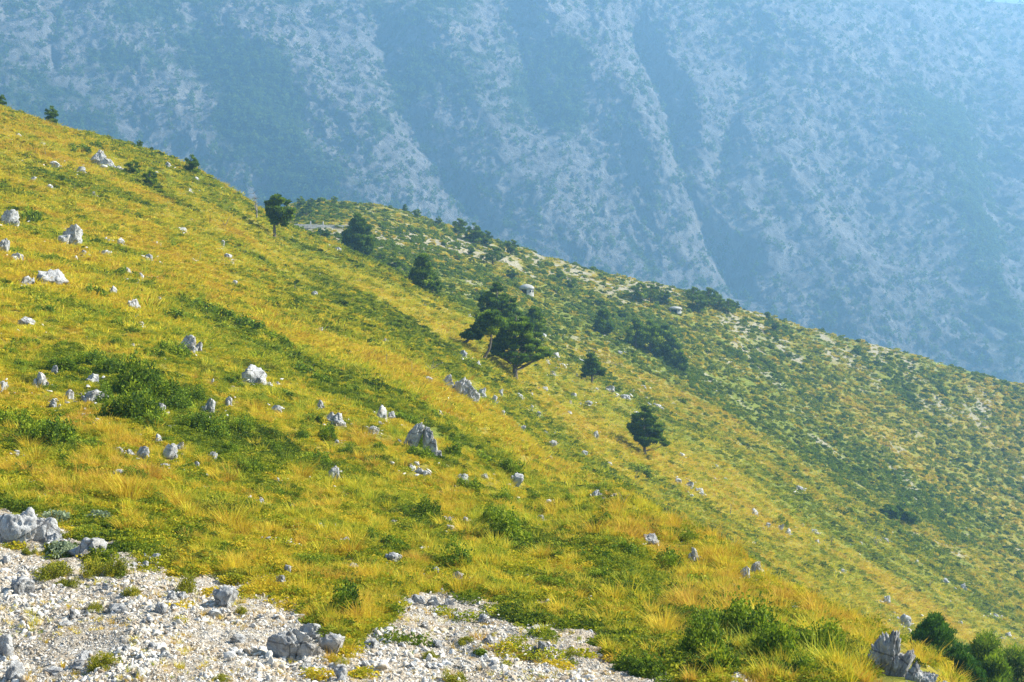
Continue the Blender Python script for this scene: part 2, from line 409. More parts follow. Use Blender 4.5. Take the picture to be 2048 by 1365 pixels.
M_CHAR = simple_material('charred_wood', [(.3, (.02, .018, .016)), (.6, (.06, .05, .045)), (.8, (.14, .11, .09))], 14, .5, .03, zs=.3)
M_CONC = simple_material('weathered_concrete', [(.25, (.16, .16, .15)), (.45, (.34, .335, .31)), (.7, (.54, .53, .49))], 1.6, .5, .06)
M_ASPH = simple_material('grey_asphalt', [(.3, (.10, .10, .10)), (.7, (.15, .15, .15))], 3, .3, .02)
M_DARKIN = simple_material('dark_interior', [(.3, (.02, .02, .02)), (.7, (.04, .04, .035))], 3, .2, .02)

# ------------------------------------------------------------------ setting: hillside and mountain
def grid_faces(ns, nu):
    i, j = np.meshgrid(np.arange(ns-1), np.arange(nu-1), indexing='ij')
    a = i*nu+j
    return np.stack([a, a+1, a+nu+1, a+nu], -1).reshape(-1, 4)
V = np.stack([TX, TY, TZ], -1).reshape(-1, 3)
me = mesh_from('hillside', V, grid_faces(NS, NU), M_GROUND, True,
               {'gravel': (grav.ravel(), 'POINT'), 'green': (green.ravel(), 'POINT'), 'bare': (bare.ravel(), 'POINT'), 'far': (sstep(60, 300, TY).ravel(), 'POINT')})
tag(link('hillside', me), kind='structure')

# mountain: profile rows from the valley to the crest, columns along the range
MU = np.concatenate([np.arange(-1500, -120, 24), np.arange(-120, 2180, 3.), np.arange(2180, 3900, 24)])
MSN = 430
ms = np.linspace(0, 1, MSN)
crest_v = np.interp(MU, [-1500, 600, 1300, 1700, 1900, 1970, 2048, 2200, 2600, 3900], [-170, -150, -110, -60, -22, 3, 9, 34, 110, 420])
y_top = np.interp(MU, [-1500, 0, 2048, 3900], [1750, 1950, 2450, 3000])
y_bot = np.interp(MU, [-1500, 0, 2048, 3900], [1000, 1080, 1280, 1500])
z_top = y_top*(CV-crest_v)/F
zb = -205.
S = ms[:, None]
prof_h = np.interp(ms, [0, .12, .5, .8, 1.], [0, .06, .44, .78, 1.])[:, None]
MYg = y_bot+(y_top-y_bot)*S**1.05
MZg = zb+(z_top-zb)*prof_h
MXg = MYg*((MU-CU)/F)[None, :]
MVg = CV-MZg/MYg*F; MUg = np.broadcast_to(MU[None, :], MVg.shape)
def spur(pts, amp, w):      # a buttress: pushed towards the valley and raised
    d = line_dist(MUg, MVg, pts)
    return amp*np.exp(-(d/w)**1.35)
D = 0
for pts, a, w in [
    ([(480,60),(600,150),(700,240),(770,340),(830,430)], 75, 60), ([(500,230),(560,280),(640,345),(740,430)], 80, 60),
    ([(860,30),(930,120),(960,220),(1010,320),(1080,420)], 85, 75), ([(1080,20),(1150,90),(1250,200),(1300,300),(1380,410)], 110, 55),
    ([(1130,280),(1110,400),(1180,520)], 60, 60), ([(1330,110),(1400,190),(1400,280),(1410,360)], 40, 36),
    ([(1560,60),(1680,150),(1800,255),(1880,360),(1990,560),(2040,700)], 120, 80), ([(1600,230),(1560,330),(1600,430),(1700,560),(1760,680)], 80, 70),
    ([(200,0),(250,90),(330,200),(420,300)], 45, 50), ([(60,60),(20,160),(40,300)], 40, 50), ([(1480,230),(1500,320),(1480,400),(1540,520)], 45, 40),
    ([(2150,160),(2230,380),(2330,640)], 120, 110), ([(-200,0),(-260,200),(-200,420)], 60, 110)]:
    D = D+spur(pts, a, w)
for pts, a, w in [
    ([(1270,40),(1320,160),(1345,260),(1370,380),(1410,450),(1480,560)], 75, 30), ([(1040,60),(1060,180),(1090,260)], 40, 32),
    ([(760,60),(800,200),(880,330),(960,440)], 50, 34), ([(110,20),(100,80),(106,130)], 22, 10), ([(620,20),(650,110)], 22, 22),
    ([(1940,200),(2000,420),(2060,640)], 50, 46), ([(1500,150),(1460,260),(1430,360)], 32, 24)]:
    D = D-spur(pts, a*1.6, w)
damp = sstep(0, .1, S)*sstep(1.01, .9, S)
# gullies run down the face: noise stretched along the fall line, warped
wx = MXg+60*fbm(MXg/260, MZg/260, o=3); wz = MZg+40*fbm(MXg/200+9, MZg/200, o=3)
big = ridged(wx/330+3, wz/620, o=3)*62-30
mid = ridged(wx/95+1, wz/190+4, MYg/200, o=5, gain=.56)*34-17
soft = fbm(wx/70+5, wz/85, MYg/120, o=6, gain=.58)*30
crag = sstep(.25, .75, fbm(MXg/230+2, MZg/170, o=3)+.5)
fine = (ridged(wx/26, wz/36, MYg/40, o=5, gain=.62)-.55)*(9+16*crag)
Dn = (D*.26+big*.22+mid*.15+soft*.5+fine*.40)*damp
MYd = MYg-Dn*.80; MZd = MZg+Dn*.42*sstep(0, .2, S)
# rows keep their bearing so gullies stay gullies
MXd = MXg+fbm(MXg/40, MZg/40, MYg/40, o=4)*7*damp
MVd = CV-MZd/MYd*F
veg = .30+.75*fbm(MXg/150+8, MZg/120, o=5)+.16*fbm(MXg/30, MZg/26, o=3)
veg = veg+.22*sstep(1250, 300, MUg)-.10*sstep(1200, 1500, MUg)-.30*np.exp(-((MUg-1260)/260)**2-((MVg-440)/150)**2)-.26*np.exp(-((MUg-1620)/160)**2-((MVg-420)/150)**2)+.2*np.exp(-((MUg-1960)/150)**2-((MVg-330)/170)**2)+.22*np.exp(-((MUg-1060)/110)**2-((MVg-150)/130)**2)+.15*np.exp(-((MUg-1500)/130)**2-((MVg-120)/90)**2)
for pts, a, w in [([(500,250),(560,330),(620,400)], .5, 60), ([(1130,130),(1150,250),(1120,340)], .35, 45), ([(1900,250),(1960,450),(2000,640)], .35, 60),
                  ([(1440,300),(1420,380)], .4, 26), ([(830,150),(760,260)], .3, 50), ([(560,190),(500,140),(380,100)], .25, 60), ([(1260,480),(1310,540)], .6, 16),
                  ([(1690,160),(1800,250),(1900,300)], .3, 50), ([(1560,440),(1640,540)], .25, 26), ([(1440,60),(1600,90)], .2, 40),
                  ([(1300,60),(1340,240),(1400,400),(1470,590)], -.4, 44), ([(1250,210),(1270,330),(1330,430)], -.5, 60), ([(1440,470),(1520,560),(1600,640)], -.3, 60), ([(1620,120),(1800,60),(2040,90)], -.3, 60), ([(1460,200),(1520,240)], -.35, 34), ([(480,30),(560,60),(640,90)], -.6, 26),
                  ([(620,30),(660,110)], -.7, 14), ([(110,20),(102,110)], -.8, 9), ([(610,170),(680,250),(730,330)], -.4, 26), ([(1130,330),(1100,420),(1160,500)], -.35, 60),
                  ([(940,330),(980,420),(1040,500)], -.25, 50), ([(1620,280),(1600,400),(1680,560)], -.3, 60), ([(340,140),(420,210),(300,280)], -.2, 30), ([(1060,90),(1200,90)], .2, 40)]:
    veg = veg+spur(pts, a*1.5, w)
veg = np.clip(veg, -.2, 1.2)
me = mesh_from('mountain', np.stack([MXd, MYd, MZd], -1).reshape(-1, 3), grid_faces(MSN, len(MU)), M_MOUNT, True, {'veg': (veg.ravel(), 'POINT')})
tag(link('mountain', me), kind='structure')
# valley floor joining hillside and mountain
gx, gy = np.meshgrid(np.linspace(-3200, 5200, 60), np.linspace(560, 1800, 20))
gz = -212+fbm(gx/200, gy/200, o=4)*9-40*sstep(900, 560, gy)
me = mesh_from('valley_floor', np.stack([gx, gy, gz], -1).reshape(-1, 3), grid_faces(20, 60), M_MOUNT, True, {'veg': (np.full(gx.size, .8), 'POINT')})
tag(link('valley_floor', me), kind='structure')

# ------------------------------------------------------------------ light, air, camera
SUN_AZ, SUN_EL = math.radians(77), math.radians(37)       # azimuth clockwise from the view direction (+Y)
sd = Vector((math.sin(SUN_AZ)*math.cos(SUN_EL), math.cos(SUN_AZ)*math.cos(SUN_EL), math.sin(SUN_EL)))
w = bpy.data.worlds.new('World'); SC.world = w; w.use_nodes = True
nt = w.node_tree; nt.nodes.clear()
sky = nt.nodes.new('ShaderNodeTexSky'); sky.sky_type = 'NISHITA'; sky.sun_disc = False
sky.sun_elevation = SUN_EL; sky.sun_rotation = SUN_AZ; sky.altitude = 1000; sky.air_density = 1.2; sky.dust_density = .6; sky.ozone_density = 1.5
bg = nt.nodes.new('ShaderNodeBackground'); bg.inputs[1].default_value = .065
wo = nt.nodes.new('ShaderNodeOutputWorld'); nt.links.new(sky.outputs[0], bg.inputs[0]); nt.links.new(bg.outputs[0], wo.inputs[0])
sl = bpy.data.lights.new('sun', 'SUN'); sl.energy = 5.0; sl.angle = math.radians(.5); sl.color = (1, .94, .82)
so = link('sun', sl); so.rotation_euler = sd.to_track_quat('Z', 'Y').to_euler()

HZ = 1500.
me = bpy.data.meshes.new('haze')
zt, zbm = float(max(MZd.max(), TZ.max()))+12, -290.
x0, x1, y0_, y1_ = -3400, 5400, -120, 3700
pts = [(x, y, z) for z in (zbm, zt) for (x, y) in ((x0, y0_), (x1, y0_), (x1, y1_), (x0, y1_))]
me.from_pydata(pts, [], [(3,2,1,0),(4,5,6,7),(0,1,5,4),(1,2,6,5),(2,3,7,6),(3,0,4,7)])
hm = bpy.data.materials.new('haze_air'); hm.use_nodes = True; ht = hm.node_tree; ht.nodes.clear()
pv = ht.nodes.new('ShaderNodeVolumePrincipled'); ho = ht.nodes.new('ShaderNodeOutputMaterial'); ht.links.new(pv.outputs[0], ho.inputs['Volume'])
pv.inputs['Color'].default_value = (.24, .475, .725, 1); pv.inputs['Density'].default_value = .00044; pv.inputs['Anisotropy'].default_value = .35
pv.inputs['Absorption Color'].default_value = (0, 0, 0, 1)
me.materials.append(hm); tag(link('haze', me), kind='stuff')

cam = bpy.data.cameras.new('camera'); cam.lens = 50; cam.sensor_width = 36; cam.clip_start = .1; cam.clip_end = 9000
co = link('camera', cam); co.rotation_euler = (math.radians(90), 0, 0); SC.camera = co
cam.shift_x = 0; cam.shift_y = 0
SC.view_settings.view_transform = 'Standard'; SC.view_settings.look = 'None'; SC.view_settings.gamma = 1; SC.view_settings.exposure = 1.66
SC.cycles.use_denoising = True; SC.cycles.denoising_prefilter = 'NONE'; SC.cycles.denoising_input_passes = 'RGB_ALBEDO_NORMAL'; SC.cycles.max_bounces = 6; SC.cycles.diffuse_bounces = 2; SC.cycles.transmission_bounces = 3; SC.cycles.volume_bounces = 2
SC.cycles.use_adaptive_sampling = True; SC.cycles.adaptive_threshold = .008

# ------------------------------------------------------------------ scattered stuff (geometry nodes on real points)
def proto_collection(name, meshes):
    c = bpy.data.collections.new(name)
    for i, m in enumerate(meshes):
        o = bpy.data.objects.new('%s_%02d' % (name, i), m); c.objects.link(o)
    return c

def scatter(name, coll, pts, rot, scl, idx, tint):
    me = bpy.data.meshes.new(name+'_points'); n = len(pts)
    me.vertices.add(n); me.vertices.foreach_set('co', np.asarray(pts, np.float32).ravel())
    for k, a, ty in (('rot', rot, 'FLOAT_VECTOR'), ('scl', scl, 'FLOAT_VECTOR')):
        at = me.attributes.new(k, ty, 'POINT'); at.data.foreach_set('vector', np.asarray(a, np.float32).ravel())
    at = me.attributes.new('idx', 'INT', 'POINT'); at.data.foreach_set('value', np.asarray(idx, np.int32))
    at = me.attributes.new('tint', 'FLOAT', 'POINT'); at.data.foreach_set('value', np.asarray(tint, np.float32))
    o = link(name, me); tag(o, kind='stuff')
    g = bpy.data.node_groups.new(name+'_scatter', 'GeometryNodeTree')
    g.interface.new_socket('Geometry', in_out='INPUT', socket_type='NodeSocketGeometry')
    g.interface.new_socket('Geometry', in_out='OUTPUT', socket_type='NodeSocketGeometry')
    N = g.nodes.new; L = g.links.new
    gi, go = N('NodeGroupInput'), N('NodeGroupOutput')
    iop, ci = N('GeometryNodeInstanceOnPoints'), N('GeometryNodeCollectionInfo')
    ci.inputs['Collection'].default_value = coll; ci.inputs['Separate Children'].default_value = True; ci.inputs['Reset Children'].default_value = True
    iop.inputs['Pick Instance'].default_value = True
    def na(nm, ty):
        q = N('GeometryNodeInputNamedAttribute'); q.data_type = ty; q.inputs['Name'].default_value = nm; return q.outputs[0]
    m2p = N('GeometryNodeMeshToPoints'); L(gi.outputs[0], m2p.inputs[0])
    L(m2p.outputs[0], iop.inputs['Points']); L(ci.outputs[0], iop.inputs['Instance'])
    L(na('idx', 'INT'), iop.inputs['Instance Index']); L(na('rot', 'FLOAT_VECTOR'), iop.inputs['Rotation']); L(na('scl', 'FLOAT_VECTOR'), iop.inputs['Scale'])
    L(iop.outputs[0], go.inputs[0])
    md = o.modifiers.new('scatter', 'NODES'); md.node_group = g
    return o

def quads(cen, ax, ay):
    """cen, ax, ay (N,3): one quad each -> verts, faces"""
    V = np.stack([cen-ax-ay, cen+ax-ay, cen+ax+ay, cen-ax+ay], 1).reshape(-1, 3)
    return V, np.arange(len(V)).reshape(-1, 4)
def rand_dirs(r, n):
    d = r.normal(size=(n, 3)); return d/np.linalg.norm(d, axis=1)[:, None]
def leaf_cloud(r, cen, size, updir=None, aspect=.6, spread=1.):
    n = len(cen); a = rand_dirs(r, n)
    if updir is not None: a = a*spread+updir; a /= np.linalg.norm(a, axis=1)[:, None]
    b = np.cross(a, rand_dirs(r, n)); b /= np.linalg.norm(b, axis=1)[:, None]
    s = size*r.uniform(.6, 1.3, n)
    return quads(cen, a*s[:, None], b*(s*aspect)[:, None])

# grass tufts: bent blades, two quads each, tapering to the tip
def tuft_mesh(i, nb, hgt, spread, width, lean, mat=None):
    r = np.random.default_rng(100+i)
    az = r.uniform(0, 2*np.pi, nb); rad = spread*np.sqrt(r.uniform(0, 1, nb))*.5
    base = np.stack([rad*np.cos(az), rad*np.sin(az), np.full(nb, -.05)], -1)
    out = np.stack([np.cos(az), np.sin(az), np.zeros(nb)], -1)*(.25+lean*r.uniform(0, 1, nb))[:, None]+np.array([[-.10, -.05, 0]])
    h = hgt*r.uniform(.55, 1.15, nb)[:, None]
    side = np.stack([-np.sin(az+r.normal(0, .9, nb)), np.cos(az+r.normal(0, .9, nb)), np.zeros(nb)], -1)*width*r.uniform(.6, 1.3, nb)[:, None]
    up = np.array([[0, 0, 1.]])
    p1 = base+h*(.5*up+.22*out); p2 = base+h*(.92*up+.75*out)*.95
    V = np.stack([base-side, base+side, p1+side*.8, p1-side*.8, p2+side*.25, p2-side*.25], 1).reshape(-1, 3)
    k = np.arange(nb)[:, None]*6
    Fq = np.concatenate([k+np.array([[0, 1, 2, 3]]), k+np.array([[3, 2, 4, 5]])], 0)
    rr = r.uniform(0, 1, nb)
    return mesh_from('tuft', V, Fq, mat or M_GRASS, False, {'rnd': (np.concatenate([rr, rr]), 'FACE'), 'tip': (np.tile([0, 0, .4, .4, 1, 1], nb), 'POINT')})
tufts = [tuft_mesh(i, nb, h, s, w, l) for i, (nb, h, s, w, l) in enumerate([
    (34, .42, .30, .009, .9), (38, .48, .32, .008, .7), (30, .34, .36, .009, 1.4), (34, .54, .26, .008, 1.0), (40, .24, .44, .010, 1.5), (16, .80, .20, .006, .6)])]
tufts_mid = [tuft_mesh(20+i, 26, h, s, w, l) for i, (h, s, w, l) in enumerate([(.40, .55, .016, .8), (.46, .6, .015, .6), (.30, .7, .02, 1.)])]
C_TUFT = proto_collection('tuft', tufts+tufts_mid)

# leafy mounds
def mound_mesh(name, seed, mat, n, leaf, rx=.5, h=.55, lump=.22, fill=.35, upb=.55):
    r = np.random.default_rng(seed)
    d = rand_dirs(r, n); d[:, 2] = np.abs(d[:, 2])
    lob = 1+lump*fbm(d[:, 0]*2.1+seed, d[:, 1]*2.1, d[:, 2]*2.1, o=3)*1.8
    rad = np.where(r.uniform(0, 1, n) < fill, r.uniform(.35, 1., n), r.uniform(.86, 1.05, n))*lob
    cen = d*rad[:, None]*np.array([[rx, rx, h]])
    V, Fq = leaf_cloud(r, cen, leaf, d*upb+np.array([[0, 0, .3]]), .6, .8)
    rr = np.clip(.42+.5*perlin(cen[:, 0]*7/rx*.5, cen[:, 1]*7/rx*.5, cen[:, 2]*7/rx*.5+seed)+r.normal(0, .16, n), 0, 1)
    return mesh_from(name, V, Fq, mat, False, {'rnd': (rr, 'FACE')})
heath = [mound_mesh('heath', 200+i, M_HEATH, n, lf, .5, h, .35, .3) for i, (n, lf, h) in enumerate([(420, .035, .32), (420, .035, .42), (300, .045, .26), (150, .075, .34), (150, .08, .42), (110, .09, .3)])]
C_HEATH = proto_collection('heath', heath)

# rocks: an icosphere cut by planes, then roughened
def ico(sub):
    import bmesh
    bm = bmesh.new(); bmesh.ops.create_icosphere(bm, subdivisions=sub, radius=1.)
    v = np.array([p.co[:] for p in bm.verts]); f = np.array([[q.index for q in p.verts] for p in bm.faces]); bm.free()
    return v, f
ICO = {k: ico(k) for k in (2, 3, 4, 5)}
def rock_verts(seed, sub, dims, cuts=9, rough=.12, flute=0., tilt=0., lo=.42, box=1.):
    r = np.random.default_rng(seed); v, f = ICO[sub]; v = np.sign(v)*np.abs(v)**box
    if box < 1: v = v*.8
    for k in range(cuts):
        nrm = rand_dirs(r, 1)[0]; dd = r.uniform(lo, .82)
        over = np.clip(v@nrm-dd, 0, None); v = v-over[:, None]*nrm[None, :]
    n = fbm(v[:, 0]*1.7+seed, v[:, 1]*1.7, v[:, 2]*1.7, o=5 if sub > 3 else 3)
    rg = ridged(v[:, 0]*2.6+seed, v[:, 1]*2.6, v[:, 2]*1.4, o=4)-.5
    v = v*(1+rough*n*2.2+rough*rg)[:, None]
    if flute: v = v*(1-flute*np.abs(perlin(v[:, 0]*6+seed, v[:, 1]*6, v[:, 2]*.8)))[:, None]
    v = v*np.array(dims)*.5
    if tilt: c, s = math.cos(tilt), math.sin(tilt); v = np.stack([v[:, 0]*c+v[:, 2]*s, v[:, 1], -v[:, 0]*s+v[:, 2]*c], -1)
    return v, f
def rock_mesh(name, seed, sub, dims=(1, 1, 1), mat=None, **k):
    v, f = rock_verts(seed, sub, dims, **k)
    return mesh_from(name, v, f, mat or M_ROCK, False)
def outcrop_mesh(name, seed, lobes, sub=4, ground=None, **k):
    """one boulder grown from several lobes ((x, y, z), (dx, dy, dz), tilt)"""
    Vs, Fs, o = [], [], 0
    for i, (c, d, ti) in enumerate(lobes):
        if ground is not None:      # every lobe reaches down into the sloping ground under it
            gz = ground(c[0], c[1]); top = c[2]+d[2]*.5; bot = min(c[2]-d[2]*.5, gz-.55*d[2]); c = (c[0], c[1], (top+bot)/2); d = (d[0], d[1], top-bot)
        v, f = rock_verts(seed*31+i, sub, d, tilt=ti, **k); Vs.append(v+np.array(c)); Fs.append(f+o); o += len(v)
    return mesh_from(name, np.concatenate(Vs), np.concatenate(Fs), M_ROCK, False)
stones = [rock_mesh('stone', 300+i, 2, (1, r_, h_), M_GRAVEL, cuts=15, rough=.03, lo=.3) for i, (r_, h_) in enumerate([(.8, .6), (.9, .75), (.6, .5), (.75, .4), (1., .8), (.7, .65), (.85, .35), (.55, .45)])]
C_STONE = proto_collection('stone', stones)

# ---- sampling of the ground in proportion to how large it shows
def sample(n, s0, s1, u0=-260, u1=2320, wfun=None, seed=0, hid=.3):
    """n random (u, row) on the ground between the profile knots s0..s1, weighted by seen height"""
    r = np.random.default_rng(seed)
    i0, i1 = np.searchsorted(SG, s0), np.searchsorted(SG, s1)
    jj = np.nonzero((UG >= u0) & (UG <= u1))[0]
    dv = np.abs(np.diff(TV, axis=0))[i0:i1, jj]; vis = VIS[i0:i1, jj]
    cell = TY[i0:i1, jj]*0+1
    wgt = np.where(vis, np.clip(dv, .05, 30), hid*np.clip(dv, 1.2, 6))
    inview = (UG[jj][None, :] > -40) & (UG[jj][None, :] < 2090) & (TV[i0:i1, jj] < 1420)
    wgt = wgt*np.where(inview, 1, .25)
    if wfun is not None: wgt = wgt*wfun[i0:i1, jj]
    p = (wgt/wgt.sum()).ravel(); k = np.searchsorted(np.cumsum(p), r.uniform(0, 1, n)); k = np.clip(k, 0, len(p)-1)
    ii, jx = k//len(jj), k % len(jj)
    u = UG[jj][jx]+r.uniform(0, 5, n); s = i0+ii+r.uniform(0, 1, n)
    x, y, z = grid_lerp(u, s)
    ir = np.clip(s.astype(int), 0, NS-2); ju = np.clip(np.searchsorted(UG, u)-1, 0, NU-1)
    return dict(u=u, s=s, x=x, y=y, z=z, v=CV-z/y*F, gr=grav[ir, ju], gn=green[ir, ju], ba=bare[ir, ju], r=r, n=n)
def stuffrot(r, n, tilt=.25):
    return np.stack([r.normal(0, tilt, n), r.normal(0, tilt, n), r.uniform(0, 6.283, n)], -1)
def pick(d, m):
    m = np.asarray(m); return {k: (v[m] if isinstance(v, np.ndarray) else v) for k, v in d.items() if k != 'n'} | {'n': int(m.sum())}

def clear_of_rocks(d):
    keep = np.ones(len(d['u']), bool)
    for (a, b, w_, h_) in ROCKP:
        keep &= ~((np.abs(d['u']-a) < w_*.44) & (d['v'] > b-h_*.3) & (d['v'] < b+h_*.5+3))
    return keep
def thicket_mesh(name, seed, mat, n, leaf, h=.5, k=9, stray=.07):
    """irregular low shrub: several leafy lobes of different height running into each other"""
    r = np.random.default_rng(seed); cs = []
    for j in range(k):
        a = r.uniform(0, 6.283); q = math.sqrt(r.uniform(0, 1))*.36; rr = r.uniform(.09, .22)*(1.15-q)
        cs.append((math.cos(a)*q*1.1, math.sin(a)*q*.95, rr, h*r.uniform(.35, 1.)*(1.1-1.2*q)))
    cs = np.array(cs); w_ = cs[:, 2]**2; j = r.choice(k, n, p=w_/w_.sum())
    d = rand_dirs(r, n); d[:, 2] = np.abs(d[:, 2])
    rad = np.where(r.uniform(0, 1, n) < .3, r.uniform(.3, 1., n), r.uniform(.82, 1.08, n)); rad = np.where(r.uniform(0, 1, n) < stray, rad*r.uniform(1.1, 1.5, n), rad)
    rad = rad*(1+.35*fbm(d[:, 0]*3+j*3.1, d[:, 1]*3, d[:, 2]*3, o=2))
    c = cs[j]; cen = np.stack([c[:, 0]+d[:, 0]*rad*c[:, 2], c[:, 1]+d[:, 1]*rad*c[:, 2], d[:, 2]*rad*c[:, 3]], -1)
    V, Fq = leaf_cloud(r, cen, leaf, d*.55+np.array([[0, 0, .3]]), .6, .8)
    base = r.normal(0, .12, k)[j]
    rr = np.clip(.42+base+.45*perlin(cen[:, 0]*9, cen[:, 1]*9, cen[:, 2]*9+seed)+r.normal(0, .16, n), 0, 1)
    return mesh_from(name, V, Fq, mat, False, {'rnd': (rr, 'FACE')})
def crag_mesh(name, seed, k=4, h=.7, elong=1.):
    """half buried limestone: a few sharp lobes of different size set close together"""
    r = np.random.default_rng(seed); Vs, Fs, o = [], [], 0
    for i in range(k):
        s = (1. if i == 0 else r.uniform(.3, .7)); cx = 0 if i == 0 else r.uniform(-.45, .45)*elong; cy = 0 if i == 0 else r.uniform(-.25, .2)
        v, f = rock_verts(seed*13+i, 4 if i == 0 else 3, (s*.72*elong, s*.6, s*h), cuts=16, rough=.15, flute=.3, lo=.42, box=.6, tilt=r.uniform(-.3, .4))
        Vs.append(v+np.array([cx, cy, (s-1)*h*.28])); Fs.append(f+o); o += len(v)
    return mesh_from(name, np.concatenate(Vs), np.concatenate(Fs), M_ROCK, False)

def do_scatter():
    near = TY < 62
    # --- straw grass
    d = sample(64000, 2, 8.2, wfun=(1-grav)**2+.08*grav, seed=11)
    d = pick(d, clear_of_rocks(d))
    keep = d['r'].uniform(0, 1, d['n']) > np.clip((d['gn']-.62)*2.2, 0, .8)
    # a tussocky sward: density falls in small gaps where earth and stones show
    gap = fbm(d['x']/1.3, d['y']/1.3, o=3)
    keep &= (gap > -.14) | (d['y'] > 90)
    d = pick(d, keep); n = d['n']; r = d['r']
    far = sstep(55, 110, d['y'])
    sc = (.30+.42*r.uniform(0, 1, n)**2.5)*(1+1.5*far)*(.78+.22*sstep(25, 45, d['y']))*(1-.5*np.clip(d['gr'], 0, 1)); sc = sc*(1+.35*np.clip(fbm(d['x']/4, d['y']/4, o=2), -.8, 1))
    sc = sc*np.clip(1+1.5*fbm(d['x']/.65, d['y']/.9, o=3), .35, 1.9)
    idx = np.where(d['y'] > 62, r.integers(6, 9, n), np.where(r.uniform(0, 1, n) < .05, 5, r.integers(0, 5, n)))
    knoll = sstep(1150, 1400, d['u'])*sstep(60, 44, d['y'])
    sc = sc*(1+.35*knoll)
    tint = np.clip(.46-.20*knoll+.55*(d['gn']-.45)+.75*fbm(d['x']/1.9, d['y']/2.6+3, o=4)+.22*r.normal(0, 1, n), 0, 1)
    scatter('grass', C_TUFT, np.stack([d['x'], d['y'], d['z']], -1), stuffrot(r, n, .16), np.stack([sc, sc, sc*r.uniform(.75, 1.15, n)*(1-.55*far)], -1), idx, tint)
    # --- straw on the middle slope
    d = sample(46000, 7.0, 10.6, wfun=np.clip(1.25-green*1.1, .12, 1)*(1-bare), seed=16); n, r = d['n'], d['r']
    sc = (.8+.9*r.uniform(0, 1, n)**2)*(1+.6*sstep(100, 220, d['y']))
    tint = np.clip(.57+.6*(d['gn']-.4)+.5*fbm(d['x']/7, d['y']/5+3, o=4)+.15*r.normal(0, 1, n), 0, 1)
    scatter('slope_grass', C_TUFT, np.stack([d['x'], d['y'], d['z']], -1), stuffrot(r, n, .16), np.stack([sc*1.25, sc*1.25, sc*.34], -1), r.integers(6, 9, n), tint)
    # --- green heath carpets
    d = sample(46000, 2, 9.9, wfun=np.clip((green-.44)*2.6, 0, 1)*(1-grav)+.32*(1-grav), seed=12)
    d = pick(d, clear_of_rocks(d))
    n, r = d['n'], d['r']
    far = sstep(50, 150, d['y'])
    sc = (.45+.75*r.uniform(0, 1, n)**1.5)*(.5+.62*far)
    idx = np.where(d['y'] > 75, r.integers(3, 6, n), r.integers(0, 3, n))
    tint = np.clip(.62+.40*fbm(d['x']/6, d['y']/5, o=3)+.17*r.normal(0, 1, n)-.45*(d['gn']-.7)-.14*(d['y'] < 50), 0, 1)
    scatter('heath', C_HEATH, np.stack([d['x'], d['y'], d['z']-.03], -1), stuffrot(r, n, .2), np.stack([sc*1.3, sc, sc*r.uniform(.5, .95, n)*(1-.25*far)], -1), idx, tint)
    # --- far slope: low tufts between the bushes
    d = sample(26000, 9.6, 13.3, wfun=1-.75*bare, seed=13)
    n, r = d['n'], d['r']
    sc = (.7+1.1*r.uniform(0, 1, n)**2)*(.8+.5*sstep(200, 450, d['y']))
    tint = np.clip(.66+.35*fbm(d['x']/12, d['y']/16, o=3)+.22*r.normal(0, 1, n)-.35*(d['gn']-.5), 0, 1)
    scatter('low_heath', C_HEATH, np.stack([d['x'], d['y'], d['z']-.05], -1), stuffrot(r, n, .2), np.stack([sc*1.2, sc, sc*.75], -1), r.integers(3, 6, n), tint)
    # --- stones of the road cut and crumbs among the grass
    d = sample(32000, 1.6, 5.5, wfun=grav+.0001, seed=14)
    d = pick(d, d['r'].uniform(0, 1, d['n']) < np.clip(d['gr']*1.5, 0, 1)); n, r = d['n'], d['r']
    cl = sstep(-.35, .5, fbm(d['x']/1.1+5, d['y']/1.3, o=3))
    sc = .028+.035*r.uniform(0, 1, n)+.22*r.uniform(0, 1, n)**7*(.2+cl)+.05*cl*r.uniform(0, 1, n)**2
    scatter('gravel', C_STONE, np.stack([d['x'], d['y'], d['z']-sc*.05], -1), stuffrot(r, n, .6), np.stack([sc, sc, sc], -1), r.integers(0, 8, n), r.uniform(0, 1, n))
    # broken pieces round every rock
    q = np.array([k for k in ROCKP if k[1] < 1250 or k[0] > 900]); n = len(q)*11; k = r.integers(0, len(q), n); P_ = []; S_ = []
    for j in range(n):
        a, b, w_, h_ = q[k[j]]; uu = a+r.normal(0, .55)*w_; vv = b+h_*.5+r.normal(.05, .35)*max(h_, w_*.5)
        if vv > 1364 or vv < 215: continue
        x, y, z = ground_at(uu, vv); s_ = (2.2+min(w_, 44)*.34*r.uniform(0, 1)**2.2)*y/F; P_.append((x, y, z+.35*s_+.04*(y < 60))); S_.append(s_)
    P_ = np.array(P_); S_ = np.array(S_); n = len(S_)
    scatter('rock_debris', C_STONE, P_, stuffrot(r, n, .4), np.stack([S_*1.2, S_, S_*.8], -1), r.integers(0, 8, n), r.uniform(.3, 1, n))
    d = sample(5200, 2, 13.2, wfun=(1-grav)*(.35+1.8*bare+.9*sstep(.1, .8, fbm(TX/7, TY/9, o=3))), seed=15)
    n, r = d['n'], d['r']
    px = np.clip(1.2+5.5*r.uniform(0, 1, n)**4, 0, 6)          # how large they are grows with distance class only
    sc = np.clip(px*d['y']/F, .05, .9)
    scatter('loose_stones', C_STONE, np.stack([d['x'], d['y'], d['z']+sc*.2+.02*sstep(20, 60, d['y'])], -1), stuffrot(r, n, .4), np.stack([sc*1.2, sc, sc*.9], -1), r.integers(0, 8, n), r.uniform(.3, 1, n))

